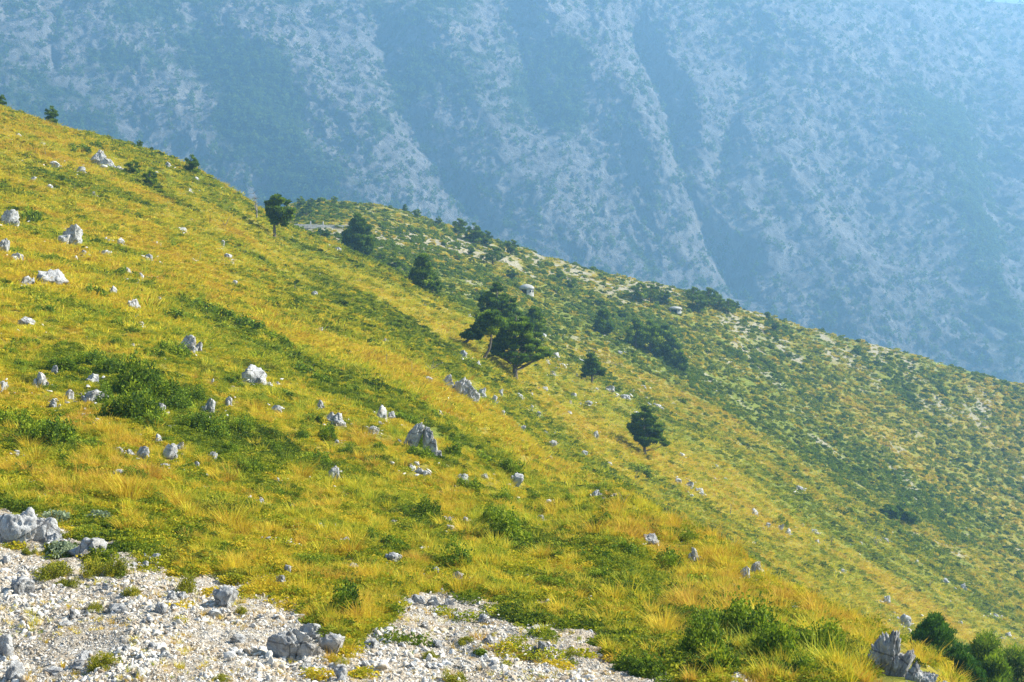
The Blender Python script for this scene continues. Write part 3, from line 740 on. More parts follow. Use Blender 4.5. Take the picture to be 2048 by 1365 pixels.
# ------------------------------------------------------------------ single things
def toslope(n, k, yaw):
    """rotation that leans an upright object by the share k towards the slope normal n"""
    up = Vector((0, 0, 1)).lerp(n, k).normalized()
    return (up.to_track_quat('Z', 'Y').to_matrix().to_4x4() @ Matrix.Rotation(yaw, 4, 'Z')).to_euler()

LM = []          # landmarks for the labels: (u, v, phrase)
ROCKP = []
PLACED = []      # (u, v, w)
PENDING = []     # things that still need their own label: (object, u, v, size phrase, kind phrase)
def mark(u, v, phrase): LM.append((u, v, phrase))

# ---- rocks
RV = [crag_mesh('rock', 560+i, k, h, e) for i, (k, h, e) in enumerate([(3, .6, 1.), (4, .5, 1.2), (3, .8, .9), (5, .45, 1.3), (2, .7, 1.), (4, .65, 1.1), (3, .5, 1.2), (5, .6, 1.3), (3, .75, 1.), (4, .55, 1.1)])]
def put_rock(u, v, w, h, label=None, mesh=None, sink=.24, lean=.6, phrase=None, ymin=0, yaw=None, deep=.8, name='rock', cat='rock', group=None):
    x, y, z = ground_at(u, v-h*.12, ymin); px = y/F
    n = normal_at(u, y)
    if mesh is None:
        k = random.randrange(len(RV)); me = RV[k]
        o = link(name, me); dx, dy, dz = [max(abs(p.co[i]) for p in me.vertices) for i in range(3)]
        # yaw is limited so that the wide side keeps facing outwards from the slope
        w = max(w*1.12, .85*h); h = min(h, w*.95); W, H = w*px, h*px
        o.scale = (W/(2*dx), W*deep/(2*dy), H*1.3/(2*dz))
    else:
        o = link(name, mesh); W, H = w*px, h*px; o.scale = (px, px, px)
    o.location = (x, y, z+H*(.5-sink) if mesh is None else z-H*.14)
    o.rotation_euler = toslope(n, lean, random.uniform(-.5, .5) if yaw is None else yaw) if mesh is None else (0, 0, yaw or 0)
    tag(o, label, cat, group)
    PLACED.append((u, v-h/2, max(w, h))); ROCKP.append((u, v-h/2, w, h))
    if phrase: mark(u, v-h/2, phrase)
    return o

ROCKS = [  # u, base v, width, height (photo pixels), label, landmark phrase
 (20,456,44,38,'ridged grey boulder at the left edge of the photo, above a smaller pale boulder','ridged grey boulder at the left edge'),
 (8,508,24,42,'narrow pale boulder cut by the left edge, just below a ridged grey boulder',None),
 (143,494,62,46,'jagged blue grey boulder with a peaked top high on the left slope','peaked blue grey boulder'),
 (166,514,22,14,'low grey rock at the foot of the peaked blue grey boulder',None),
 (112,574,78,38,'long white boulder with a hump at its left end, in golden grass','long white humped boulder'),
 (52,574,30,28,'upright white rock just left of the long white humped boulder',None),
 (36,524,38,20,'flat pale rock above the upright white rock on the left slope',None),
 (211,512,26,15,'rounded white rock right of the peaked blue grey boulder',None),
 (298,524,24,18,'bright white wedge shaped rock beside a small green shrub on the left slope','bright white wedge rock'),
 (241,492,15,19,'small upright grey rock above and left of the bright white wedge rock',None),
 (253,550,20,18,'grey rock half hidden in a dark shrub below the bright white wedge rock',None),
 (281,560,25,14,'pale blue flat rock right of the rock half hidden in a dark shrub',None),
 (226,592,13,24,'thin upright pale rock left of and above a white crag shaped like a tooth',None),
 (270,622,34,26,'white rock shaped like a tooth, in grass left of the centre of the slope','white tooth rock'),
 (368,468,25,14,'low grey rock in the grass below the two round bushes near the skyline',None),
 (456,520,25,12,'low blue grey rock right of the low twig stubs, mid slope',None),
 (445,494,11,16,'small upright blue grey rock just above the low blue grey rock, mid slope',None),
 (392,362,14,8,'little white rock on the skyline just below the lone two tiered bush',None),
 (470,572,15,11,'small white rock in open grass right of the bright white wedge rock',None),
 (52,652,32,18,'flat topped pale rock below the long white humped boulder at left',None),
 (376,707,42,38,'blocky white boulder with pitted top behind a round green shrub','blocky pitted white boulder'),
 (397,706,13,28,'slim grey slab leaning on the right side of the blocky pitted white boulder',None),
 (505,770,56,40,'broad pitted grey boulder with grass growing in its middle','broad pitted grey boulder'),
 (83,780,28,42,'smooth upright blue grey rock at left, taller than the rock beside it','tall smooth blue grey rock'),
 (109,752,20,26,'smaller blue grey rock touching the tall smooth one at upper right',None),
 (189,768,32,22,'pale rock at the upper left edge of the big dark shrub patch',None),
 (188,808,52,36,'wide rounded blue grey rock tucked under the big dark shrub patch','wide blue grey rock'),
 (4,784,26,30,'rounded white rock cut by the left edge beside the tall smooth rocks',None),
 (141,800,20,22,'grey rock between the tall smooth rock and the wide blue grey rock',None),
 (106,817,28,20,'square pale rock below the tall smooth blue grey rock',None),
 (320,834,17,34,'narrow pale rock standing in the middle of the big dark shrub patch',None),
 (419,828,36,32,'lumpy white and grey rock in shrubs right of the big dark patch','lumpy white and grey rock'),
 (457,814,17,28,'upright grey rock just right of the lumpy white and grey rock',None),
 (553,826,28,16,'rounded pale rock right of the upright grey rock, beside low shrubs',None),
 (676,854,36,30,'ribbed grey rock with vertical grooves on the stony ledge','ribbed grey rock'),
 (660,846,18,28,'slim ribbed slab behind the left side of the ribbed grey rock',None),
 (640,818,24,18,'pale rock on the stony ledge above the slim ribbed slab',None),
 (286,920,34,28,'flat fronted blue grey rock in a row of three below the dark shrubs','flat fronted blue grey rock'),
 (340,924,36,38,'tallest blue grey rock in the row below the dark shrubs','tallest blue grey row rock'),
 (315,884,20,16,'rounded white rock above the gap between the two blue grey row rocks',None),
 (361,900,17,17,'small white rock just above right of the tallest blue grey row rock',None),
 (425,926,21,28,'pale rock with a dark split beside a green shrub, right of the row','split pale rock'),
 (392,940,19,18,'small white knuckle shaped rock just left of the split pale rock',None),
 (240,906,18,12,'low white rock just left of the flat fronted blue grey rock',None),
 (33,914,22,15,'low blue grey rock in green shrubs near the left edge',None),
 (667,962,34,34,'cracked dark and white rock under a big golden tussock','cracked rock under the tussock'),
 (552,966,19,11,'small flat white rock left of the cracked rock under the tussock',None),
 (522,1010,30,13,'low white rock pair in deep grass above the road cut',None),
 (762,840,22,36,'pointed upright grey rock on the stony ledge, right of centre left','pointed grey rock'),
 (785,840,19,19,'dark pitted rock just right of the pointed grey rock',None),
 (748,868,28,16,'flat grey slab just below the pointed grey rock',None),
 (857,768,26,18,'rounded grey rock left of the large pale mid slope outcrop',None),
 (965,797,14,28,'slim grey rock just right of the large pale mid slope outcrop',None),
 (1001,792,14,19,'small leaning grey slab below the tall broad pine',None),
 (1102,896,20,17,'round grey rock left of the lone pine above the green heath band',None),
 (1190,876,17,17,'knobbly grey rock up slope and left of the lone lower pine',None),
 (1029,974,32,30,'pitted pale boulder sitting under a dark shrub in the middle of the slope','pitted pale boulder'),
 (925,967,32,20,'leaning ribbed grey rock left of the pitted pale boulder',None),
 (898,1046,15,15,'small white rock left of the twin crowned green shrub',None),
 (931,1050,15,16,'small blue grey rock touching the twin crowned green shrub',None),
 (900,1062,28,12,'flat white rock below the two small rocks by the twin crowned shrub',None),
 (786,1052,15,15,'small white rock among golden tussocks above the round dark shrub',None),
 (1195,992,24,12,'half buried white boulder near the crest of the near knoll',None),
 (788,1124,38,20,'flat white slab with a straight edge between two green shrubs','flat white slab'),
 (870,1150,26,19,'smooth round white rock at the foot of the domed green shrub','smooth round white rock'),
 (915,1164,24,21,'broken grey and white rock right of the smooth round white rock',None),
 (575,1154,17,29,'white fin shaped rock standing upright above the road cut','white fin rock'),
 (563,1172,28,22,'white block at the foot of the white fin rock',None),
 (1304,1092,42,28,'white rock with three rounded knobs on the near knoll','three knobbed white rock'),
 (1389,1126,23,36,'pale split rock in orange grass right of the three knobbed rock','pale split rock'),
 (1489,1162,17,40,'tall thin pale slab on the knoll, left one of a pair','tall thin pale slab'),
 (1512,1152,26,38,'broad leaning pale slab on the knoll, right one of a pair',None),
 (1775,1210,20,21,'lone dark grey rock on the green slope behind the knoll','lone dark grey rock'),
 (1357,968,22,13,'upper rock of the grey chain in the green heath behind the knoll',None),
 (1379,976,24,14,'middle rock of the grey chain in the green heath',None),
 (1401,990,24,15,'lowest and palest rock of the grey chain in the green heath','grey rock chain'),
 (1506,1032,28,15,'pale grey rock up slope of the dark bush on the heath',None),
 (1561,1064,15,21,'upright blue grey rock just right of the dark heath bush','upright heath rock'),
 (1575,1072,10,19,'thin pale rock just right of the upright blue grey heath rock',None),
 (1536,1058,14,18,'shadowed blue rock just left of the dark heath bush',None),
 (1808,1254,36,25,'tumbled grey rocks showing behind grass above the young pines',None),
 (312,1124,24,18,'pyramid shaped white stone on the upper edge of the road cut',None),
 (112,1092,42,28,'smooth blue grey stone just right of the big rounded white boulder',None),
 (184,1110,82,38,'long blue grey slab of rock above the yellow green cushion plants','long blue grey slab'),
 (345,1200,24,19,'small blue grey stone in the middle of the road cut rubble',None),
 (450,1210,56,40,'shattered blue grey ledge in the rubble of the road cut','shattered blue grey ledge'),
 (618,1276,68,34,'flat topped blue grey rock above the large cracked boulder',None),
 (662,1306,60,42,'blue grey rock running down right of the large cracked boulder',None),
 (681,1360,44,30,'beige block below the small cushion plant at the bottom of the cut',None),
 (876,1296,26,20,'white stone below the crumbling grey ledge in the road cut',None),
 (965,1246,26,17,'smooth white stone right of the crumbling grey ledge',None),
 (12,1316,26,58,'tall blue grey rock at the left edge of the road cut',None),
 (30,1364,44,42,'blue grey rock in the bottom left corner of the photo',None),
 (146,1240,14,30,'thin bright white stone upright in the left of the road cut',None),
 (50,1190,56,40,'weathered knobbly white rock left of the yellow green cushions',None),
]
for u, v, ww, hh, lab, ph in ROCKS: put_rock(u, v, ww, hh, lab, phrase=ph)

# boulders with an outline of their own; lobes are in photo pixels around the base point
def lobes(L): return [((cx, dy, cz), (w_, d_, h_), t) for cx, cz, w_, h_, d_, dy, t in L]
OUT = [
 (48,1090,126,84,'large rounded white boulder at the top left of the road cut','big rounded white boulder',41,
   [(-12,40,108,86,80,0,.12),(34,30,72,56,60,6,.4),(-52,30,66,60,60,2,0),(8,52,60,44,60,8,.2)],dict(cuts=8,rough=.10,flute=.22)),
 (590,1322,104,80,'large cracked white boulder in the middle of the road cut','large cracked white boulder',42,
   [(-18,40,78,56,60,0,-.45),(26,24,72,46,56,-2,.3),(4,56,56,30,54,6,.5),(44,8,40,26,30,-6,.2)],dict(cuts=12,rough=.10,flute=.2)),
 (917,796,84,46,'large pale outcrop with a stepped top, left of the tall broad pine','large pale outcrop',43,
   [(-22,30,44,34,26,0,.3),(4,28,44,36,26,2,.3),(24,14,34,44,24,0,.5)],dict(cuts=12,rough=.13,flute=.35)),
 (850,915,62,76,'hook shaped white and blue rock, hump at left and a leg running down right','hook shaped rock',44,
   [(-24,62,30,30,22,2,.5),(4,52,36,34,24,0,.1),(18,26,24,54,22,0,-.15),(26,8,18,28,18,0,0)],dict(cuts=12,rough=.12,flute=.3)),
 (213,338,66,36,'long grey outcrop running down the slope under the left skyline','long skyline outcrop',45,
   [(-16,26,40,26,20,0,.4),(4,14,40,24,20,0,.5),(24,2,34,18,18,0,.5)],dict(cuts=12,rough=.14,flute=.3)),
 (1782,1362,104,98,'big rugged grey boulder by the grass edge at the bottom right','big rugged grey boulder',46,
   [(-8,56,66,96,50,0,.15),(-28,74,40,52,34,2,.0),(20,34,50,76,44,0,.45)],dict(cuts=10,rough=.22,flute=.45)),
 (1850,1376,90,56,'broken grey rocks right of the big rugged grey boulder, beside young pines','broken grey corner rocks',47,
   [(-22,40,34,44,30,0,.2),(6,26,44,38,34,0,.5),(32,6,46,40,34,0,.6)],dict(cuts=12,rough=.13,flute=.35)),
 (838,950,48,24,'scatter of joined white rocks in the grass below the hook shaped rock','joined white rocks',48,
   [(-16,14,20,16,14,0,.3),(0,8,22,14,14,0,.4),(14,4,22,12,14,0,.4)],dict(cuts=12,rough=.12,flute=.2)),
 (872,1212,96,26,'crumbling grey ledge along the top of the right hand road cut','crumbling grey ledge',49,
   [(-32,16,34,18,20,0,.3),(-4,12,40,20,20,0,.3),(26,6,40,18,20,0,.3)],dict(cuts=14,rough=.13,flute=.3)),
]
for u, v, ww, hh, lab, ph, sd_, L, kw in OUT:
    gf = None
    if True:
        gx0, gy0, gz0 = ground_at(u, v-hh*.12); p_ = gy0/F
        gf = lambda a, b: (height_at(gx0+a*p_, gy0+b*p_)-gz0)/p_+hh*.08
    me = outcrop_mesh('boulder', sd_, lobes(L), 5, gf, **kw)
    if u == -1:
        x, y, z = grid_lerp(np.array([float(u)]), np.array([float(np.searchsorted(SG, 4.4))])); x, y, z = float(x[0]), float(y[0]), float(z[0])
        px = y/F; o = link('boulder', me, loc=(x, y, y*(CV-v)/F), scale=(px, px, px)); tag(o, lab, 'boulder'); mark(u, v-hh/2, ph)
        PLACED.append((u, v-hh/2, ww))
    else:
        put_rock(u, v, ww, hh, lab, mesh=me, phrase=ph, name='boulder', cat='boulder')

# ---- near shrubs: rounded bushes of small leaves
def shrub_meshes(pre, mat, n, leaf, k, h=.55, lump=.25):
    return [thicket_mesh(pre, 700+k*10+i, mat, n, leaf, h, 8+2*i) for i in range(5)]
SH_G = shrub_meshes('shrub', M_SHRUB, 5200, .0155, 1); SH_T = shrub_meshes('shrub', M_THYME, 3600, .015, 2, .5, .32); SH_S = [mound_mesh('sage', 735+i, M_SAGE, 700, .05, .5, .5, .3, .3) for i in range(3)]
SH_M = shrub_meshes('shrub', M_SHRUB, 1800, .028, 4, .55, .3)
def put_shrub(u, v, w, h, kind='g', label=None, phrase=None, ymin=0, group=None, name='shrub', cat='shrub'):
    x, y, z = ground_at(u, v-h*.1, ymin); px = y/F
    src = {'g': SH_G, 't': SH_T, 's': SH_S, 'm': SH_M}[kind]
    o = link(name, random.choice(src)); W, H = w*px, h*px
    o.scale = (W*1.35, W*1.15, H/(.56 if w < 95 else .42)); o.location = (x, y, z-H*.10)
    o.rotation_euler = toslope(normal_at(u, y), .6, random.uniform(-.5, .5))
    tag(o, label, cat, group); PLACED.append((u, v-h/2, w))
    if phrase: mark(u, v-h/2, phrase)
    return o
SHRUBS = [
 (130,748,72,40,'g','dark green shrub above the tall smooth blue grey rock at left',None),
 (216,752,74,44,'g','dark green shrub crowning the top left of the big shrub patch',None),
 (266,796,104,66,'g','largest dark leafy shrub in the middle of the big shrub patch','largest dark shrub'),
 (330,806,84,56,'g','dark shrub directly right of the largest one in the big patch',None),
 (236,842,76,56,'g','dark shrub hanging low under the largest one in the big patch',None),
 (392,806,62,40,'g','leafy shrub left of the lumpy white and grey rock',None),
 (392,866,92,50,'g','wide shrub at the lower right end of the big patch','wide lower shrub'),
 (300,856,60,36,'m','small dark shrub at the foot of the big patch above the blue grey rocks',None),
 (462,910,60,44,'g','rounded shrub right of the split pale rock',None),
 (500,950,54,40,'g','lower shrub down slope of the split pale rock',None),
 (100,892,118,50,'g','wide green shrub near the left edge below the square pale rock','wide left shrub'),
 (28,866,76,62,'g','tall green shrub cut by the left edge of the photo',None),
 (174,902,70,34,'g','low green shrub joining the wide left shrub on its right',None),
 (346,716,66,44,'g','round dark green shrub in front of the blocky pitted white boulder','round shrub by the blocky boulder'),
 (341,642,54,32,'m','dark shrub up slope and left of the blocky pitted white boulder',None),
 (402,622,60,30,'m','top shrub of the green chain running down from the upper left',None),
 (446,640,62,32,'m','second shrub of the green chain running down the left slope',None),
 (498,660,72,34,'m','third and widest shrub of the green chain on the left slope','green shrub chain'),
 (556,690,56,28,'m','fourth shrub of the green chain, right of the broad pitted boulder top',None),
 (604,748,64,28,'m','last shrub of the green chain, down slope of the others',None),
 (46,738,66,32,'g','dark shrub at the left edge above the tall smooth rocks',None),
 (540,612,40,18,'m','thin green shrub on the slope up from the green chain',None),
 (650,884,56,42,'g','dark shrub below the ribbed grey rock','dark shrub below the ribbed rock'),
 (828,892,58,32,'g','shrub filling the hollow of the hook shaped rock',None),
 (842,920,56,36,'g','shrub just under the shrub in the hook of the rock',None),
 (902,918,56,52,'g','tall green shrub right of the hook shaped rock',None),
 (760,905,50,34,'g','shrub left of and below the hook shaped rock',None),
 (1012,950,70,38,'g','dark spreading shrub behind the pitted pale boulder',None),
 (786,1102,92,50,'g','round dark green shrub above the flat white slab','round dark shrub'),
 (906,1138,96,50,'g','domed green shrub behind the smooth round white rock','domed green shrub'),
 (976,1052,58,46,'g','upper crown of the twin crowned green shrub, the darkest one','twin crowned shrub'),
 (1010,1090,104,54,'g','wide lower half of the twin crowned green shrub',None),
 (940,985,60,38,'g','loose green shrub down slope from the leaning ribbed rock',None),
 (850,1042,64,50,'g','dark shrub with golden stems left of the two small rocks',None),
 (1208,1168,92,48,'g','dark green shrub on the grass lip right of centre','dark shrub on the grass lip'),
 (1135,1012,64,40,'g','green shrub near the knoll crest left of the half buried boulder',None),
 (1205,1052,60,36,'m','loose shrub with dry stems on the near knoll',None),
 (1262,1068,36,24,'m','small dark shrub left of the three knobbed white rock',None),
 (1190,1122,60,34,'m','olive shrub above the dark shrub on the grass lip',None),
 (686,1238,96,64,'g','bright round green shrub overhanging the road cut','bright round overhanging shrub'),
 (190,1154,60,48,'t','yellow green cushion plant on the rubble below the long blue grey slab','yellow green cushion'),
 (238,1150,52,56,'t','taller golden green cushion plant right of the yellow green one',None),
 (108,1154,80,38,'t','flat olive cushion plant spreading over the rubble at left','flat olive cushion'),
 (140,1172,44,26,'t','small olive cushion plant at the lower right of the flat one',None),
 (212,1336,62,50,'t','bright yellow green cushion plant low in the road cut at left','bright low cushion'),
 (188,1222,34,24,'t','small round green cushion plant in the left rubble',None),
 (445,1364,34,22,'t','little green cushion plant at the bottom edge of the photo',None),
 (2,1304,28,34,'t','green cushion plant cut by the left edge over the rubble',None),
 (482,1228,28,18,'t','tiny green cushion plant on the shattered blue grey ledge',None),
 (676,1284,42,46,'t','dark olive plant hanging between cracked boulder and overhanging shrub',None),
 (684,1334,38,22,'t','small yellow green cushion plant right of the large cracked boulder',None),
 (262,1192,44,22,'t','ochre cushion plant on the rubble below the taller golden one',None),
 (372,1190,44,54,'t','ochre trailing plant in the upper middle of the road cut',None),
 (935,1286,40,20,'t','low yellow green mat beside the white stone in the right cut',None),
 (862,1316,36,22,'t','low olive mat below the white stone in the right cut',None),
 (1140,1314,36,20,'t','olive mat at the right end of the rubble',None),
 (905,1364,60,34,'t','ochre green mat at the bottom edge right of centre',None),
 (360,1120,120,40,'t','wide mat of reddish green creeping plants along the cut edge','wide creeping mat'),
 (480,1160,90,36,'t','narrower mat of creeping plants left of the white fin rock',None),
 (124,1114,52,32,'s','silvery grey green plant below the long blue grey slab','silvery plant'),
 (112,1046,46,26,'s','pale sage plant on the upper edge of the road cut',None),
 (196,1040,40,20,'s','pale silvery plant in golden grass above the pyramid shaped stone',None),
 (1412,1322,112,78,'g','large leafy shrub at the left of the bottom right group','large leafy corner shrub'),
 (1478,1282,118,66,'g','dark leafy shrub highest in the bottom right group',None),
 (1556,1330,120,88,'g','broad leafy shrub in the middle of the bottom right group','broad middle shrub'),
 (1610,1360,80,50,'g','low leafy shrub at the bottom edge beside the broad middle one',None),
 (1656,1322,104,60,'g','leafy shrub at the right of the bottom right group',None),
 (1700,1330,40,56,'t','light yellow green shrub beside the big rugged grey boulder',None),
 (1280,1352,104,46,'g','low green shrub left of the large leafy corner shrub',None),
 (1330,1142,86,52,'g','green shrub in golden grass below the three knobbed white rock','shrub below the knobbed rock'),
 (1395,1182,80,40,'m','olive shrub below the pale split rock',None),
 (1250,1110,60,34,'m','grass tangled shrub left of the shrub below the knobbed rock',None),
 (160,304,50,20,'m','low spreading shrub on the ledge above the long skyline outcrop',None),
 (192,300,26,22,'m','taller dark shrub at the top end of the long skyline outcrop',None),
 (345,496,30,18,'m','green shrub hugging the right side of the bright white wedge rock',None),
 (188,595,56,34,'m','dark shrub left of the thin upright pale rock',None),
 (248,556,40,26,'m','dark shrub partly covering a grey rock on the left slope',None),
 (60,448,44,44,'m','green shrub right of the ridged grey boulder at the left edge',None),
 (182,735,84,40,'g','dark mat of leaves in the upper left of the big shrub patch',None),
 (300,770,80,44,'g','leafy hump on the upper rim of the big shrub patch',None),
 (356,826,90,54,'g','leafy hump between the big patch and the lumpy rock',None),
 (276,846,96,60,'g','deep green mass at the lower middle of the big shrub patch',None),
 (206,806,70,44,'g','green mass beside the wide blue grey rock',None),
 (430,880,92,50,'g','green hump right of the wide lower shrub',None),
 (480,868,70,40,'g','green hump at the right tail of the big shrub patch',None),
 (548,905,70,34,'g','ragged shrub just beyond the right tail of the big shrub patch',None),
 (60,880,86,50,'g','green mass between the tall edge shrub and the wide left shrub',None),
 (600,880,54,32,'g','ragged shrub up slope and left of the dark shrub below the ribbed rock',None),
 (1440,1350,110,70,'g','leafy mass low between the corner shrubs',None),
 (1520,1300,110,70,'g','leafy mass joining the two highest corner shrubs',None),
 (1610,1318,90,60,'g','leafy mass right of the broad middle corner shrub',None),
 (1040,1110,80,44,'g','leafy tail down slope of the twin crowned green shrub',None),
 (1562,1050,26,26,'m','dark bush between two grey rocks on the heath behind the knoll','dark heath bush'),
 (1275,948,56,24,'m','dark bush in the green heath below the lone lower pine',None),
]
for q in SHRUBS:
    u, v, ww, hh, kd, lab, ph = q
    put_shrub(u, v, ww, hh, kd, lab, ph, name={'t': 'cushion_plant', 's': 'sage_plant'}.get(kd, 'shrub'), cat={'t': 'cushion plant', 's': 'plant'}.get(kd, 'shrub'))

# ---- pines
def tube(pts, rad, k=7, cap=True):
    """tapering tube along pts with radii rad"""
    pts = [Vector(p) for p in pts]; V, Fc = [], []
    for i, p in enumerate(pts):
        t = (pts[min(i+1, len(pts)-1)]-pts[max(i-1, 0)]).normalized()
        a = t.cross(Vector((.3, 1, .1))).normalized(); b = t.cross(a)
        for j in range(k):
            an = 2*math.pi*j/k; V.append(tuple(p+(a*math.cos(an)+b*math.sin(an))*rad[i]))
    for i in range(len(pts)-1):
        for j in range(k):
            Fc.append((i*k+j, i*k+(j+1) % k, (i+1)*k+(j+1) % k, (i+1)*k+j))
    if cap: Fc.append(tuple(range((len(pts)-1)*k, len(pts)*k)))
    return V, Fc
def join(parts):
    V, Fc, o = [], [], 0
    for v, f in parts:
        V += list(v); Fc += [tuple(i+o for i in q) for q in f]; o += len(v)
    return V, Fc
def make_pine(h, prof, trunk, r0, seed, pads=70, tufts_=120, leaf=.16, padr=.16, flat=.34, mat=None, name='pine_tree', limbs=True, deep=1., tiers=9, tmix=.4):
    """prof: [(height share, left reach, right reach) in m]; trunk: [(x, z)] in m"""
    r = np.random.default_rng(seed); mat = mat or M_NEEDLE
    tz = np.array([p[1] for p in trunk]); txx = np.array([p[0] for p in trunk])
    zs = np.linspace(0, tz[-1], 12); yw = [0]+list(r.normal(0, .02*h, 11))
    tp = [(float(np.interp(z, tz, txx)), float(yw[i])*.6, float(z)-(.25 if i == 0 else 0)) for i, z in enumerate(zs)]
    rad = [r0*(1-.85*(z/tz[-1]))+.01 for z in zs]; rad[0] *= 1.35
    parts = [tube(tp, rad)]
    hs = np.array([p[0] for p in prof])*h; Ls = np.array([p[1] for p in prof]); Rs = np.array([p[2] for p in prof])
    C, S_, Fl = [], [], []
    wsum = Ls+Rs; zz = np.linspace(hs[0], hs[-1], 60); pw = np.interp(zz, hs, wsum)+.02*h; pw /= pw.sum()
    tier = hs[0]+(hs[-1]-hs[0])*np.linspace(0, 1, tiers)
    for k in range(pads):
        z = r.choice(zz, p=pw); z = tier[np.argmin(np.abs(tier-z))]*tmix+z*(1-tmix)+r.normal(0, .012*h); L_, R_ = np.interp(z, hs, Ls), np.interp(z, hs, Rs)
        an = r.uniform(0, 2*np.pi); q = math.sqrt(r.uniform(.10, 1)); cx = math.cos(an); reach = (R_ if cx > 0 else L_)
        x = cx*q*reach; y = math.sin(an)*q*(L_+R_)*.5*deep; tx_ = float(np.interp(z, tz, txx))
        pr = padr*h*r.uniform(.7, 1.25)*(.65+.35*(1-q))
        x = np.clip(x, -L_+pr*.6, R_-pr*.6) if L_+R_ > 2*pr else x*.5
        c = np.array([tx_+x, y, z+.0*h]); C.append(c); S_.append(pr)
        if limbs and (k % 2 == 0 or q > .6):
            z0 = max(z-.35*abs(x)-.1*h*r.uniform(.3, 1), .12*h); z0 = min(z0, tz[-1]*.97)
            p0 = Vector((float(np.interp(z0, tz, txx)), 0, z0)); p1 = Vector(c-np.array([0, 0, pr*.2])); m = p0.lerp(p1, .5)+Vector((0, 0, -.05*h*r.uniform(-.3, 1)))
            rr = r0*.28*(1-.5*z0/h); parts.append(tube([p0, m, p1], [rr, rr*.7, rr*.35], 5, False))
    C = np.array(C); S_ = np.array(S_)
    cen, up, rnd = [], [], []
    for c, s in zip(C, S_):
        d = rand_dirs(r, tufts_); d[:, 2] = np.where(r.uniform(0, 1, tufts_) < .7, np.abs(d[:, 2]), d[:, 2])
        q = r.uniform(.45, 1.03, tufts_)**.6
        cen.append(c+d*q[:, None]*np.array([[s, s, s*flat]])); up.append(d*.7+np.array([[0, 0, .55]]))
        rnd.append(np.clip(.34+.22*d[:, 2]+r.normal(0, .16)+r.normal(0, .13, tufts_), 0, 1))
    cen, up, rnd = np.concatenate(cen), np.concatenate(up), np.concatenate(rnd)
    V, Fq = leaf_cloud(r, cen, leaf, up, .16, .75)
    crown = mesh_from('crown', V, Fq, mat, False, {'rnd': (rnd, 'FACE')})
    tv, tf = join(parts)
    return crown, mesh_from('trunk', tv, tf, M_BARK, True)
def put_pine(u, v, meshes, s, label, phrase=None, ymin=0, yaw=0, y_at=None, cat='pine tree', group=None, name='pine_tree', last=False):
    if y_at is None: x, y, z = ground_at(u, v, ymin, last)
    else: y = y_at; x = (u-CU)/F*y; z = height_at(x, y)
    e = bpy.data.objects.new(name, None); COL.objects.link(e); e.location = (x, y, z-.03*s); e.rotation_euler = (0, 0, yaw); e.scale = (s, s, s)
    tag(e, label, cat, group); link('trunk', meshes[1], e); link('crown', meshes[0], e)
    PLACED.append((u, v-10, 20))
    if phrase: mark(u, v-20, phrase)
    return e
def px_pine(u, v, hpx, prof, trunk, r0, seed, label, phrase=None, ymin=0, y_at=None, **kw):
    """prof/trunk in photo pixels relative to the base; built at its true size for its distance"""
    y = y_at or ground_at(u, v, ymin)[1]; p = y/F
    m = make_pine(hpx*p, [(a, l*p, r_*p) for a, l, r_ in prof], [(a*p, b*p) for a, b in trunk], r0*p, seed, **kw)
    return put_pine(u, v, m, 1.08, label, phrase, ymin, y_at=y)
px_pine(549, 479, 78, [(.36,4,34),(.45,2,38),(.6,10,38),(.75,18,34),(.88,18,22),(1.,6,12)], [(0,0),(0,40),(3,70)], 3.2, 1,
        'flat topped dark pine with a bare trunk standing on the left skyline', 'flat topped skyline pine', leaf=.32, padr=.10, pads=54, flat=.3)
px_pine(716, 508, 70, [(.02,22,20),(.2,28,30),(.45,27,31),(.7,20,20),(.88,9,9),(1.,3,3)], [(0,0),(0,60)], 3., 2,
        'dense rounded pine with foliage down to the ground, right of the flat topped one', 'dense rounded pine', leaf=.40, padr=.14, flat=.6, pads=90)
px_pine(845, 580, 68, [(.06,18,16),(.3,22,18),(.6,16,14),(.85,8,8),(1.,3,3)], [(0,0),(0,60)], 2.6, 3,
        'ragged conical pine at the near slope edge, with a thinner pine at its foot', 'ragged conical pine', leaf=.36, padr=.13, pads=60)
px_pine(862, 590, 44, [(.1,6,20),(.4,8,22),(.75,6,14),(1.,3,4)], [(0,0),(0,40)], 2., 4,
        'thin half bare pine leaning right at the foot of the ragged conical pine', leaf=.3, padr=.11, pads=22, tufts_=60)
px_pine(996, 656, 80, [(.22,34,34),(.38,38,46),(.6,34,36),(.8,22,22),(.94,12,12),(1.,5,5)], [(0,0),(-2,70)], 4., 5,
        'broad dark pine behind and above the two crooked pines', 'broad dark upper pine', leaf=.30, padr=.10, pads=90, flat=.32)
px_pine(921, 686, 52, [(.2,18,24),(.42,10,30),(.62,2,26),(.8,0,16),(1.,-4,8)], [(0,0),(12,3),(22,18),(30,30),(36,46)], 2.8, 6,
        'low pine with a trunk curving out of the slope to the right', 'low curved pine', leaf=.30, padr=.15, pads=34)
px_pine(966, 718, 86, [(.58,12,26),(.68,22,34),(.8,24,34),(.92,14,24),(1.,4,12)], [(0,0),(12,18),(16,42),(11,66),(12,80)], 2.8, 7,
        'crooked pine with a long bare snaking trunk between two others', 'snaking trunk pine', leaf=.30, padr=.12, pads=40)
px_pine(1030, 760, 126, [(.27,4,60),(.33,26,82),(.42,46,70),(.5,44,54),(.65,40,48),(.8,31,34),(.92,18,20),(1.,5,6)], [(0,0),(-1,60),(2,118)], 5., 8,
        'tallest broad pine in the middle of the picture with sweeping low branches', 'tall broad pine', leaf=.24, padr=.10, pads=120, flat=.30, tufts_=120, tiers=8, tmix=.25)
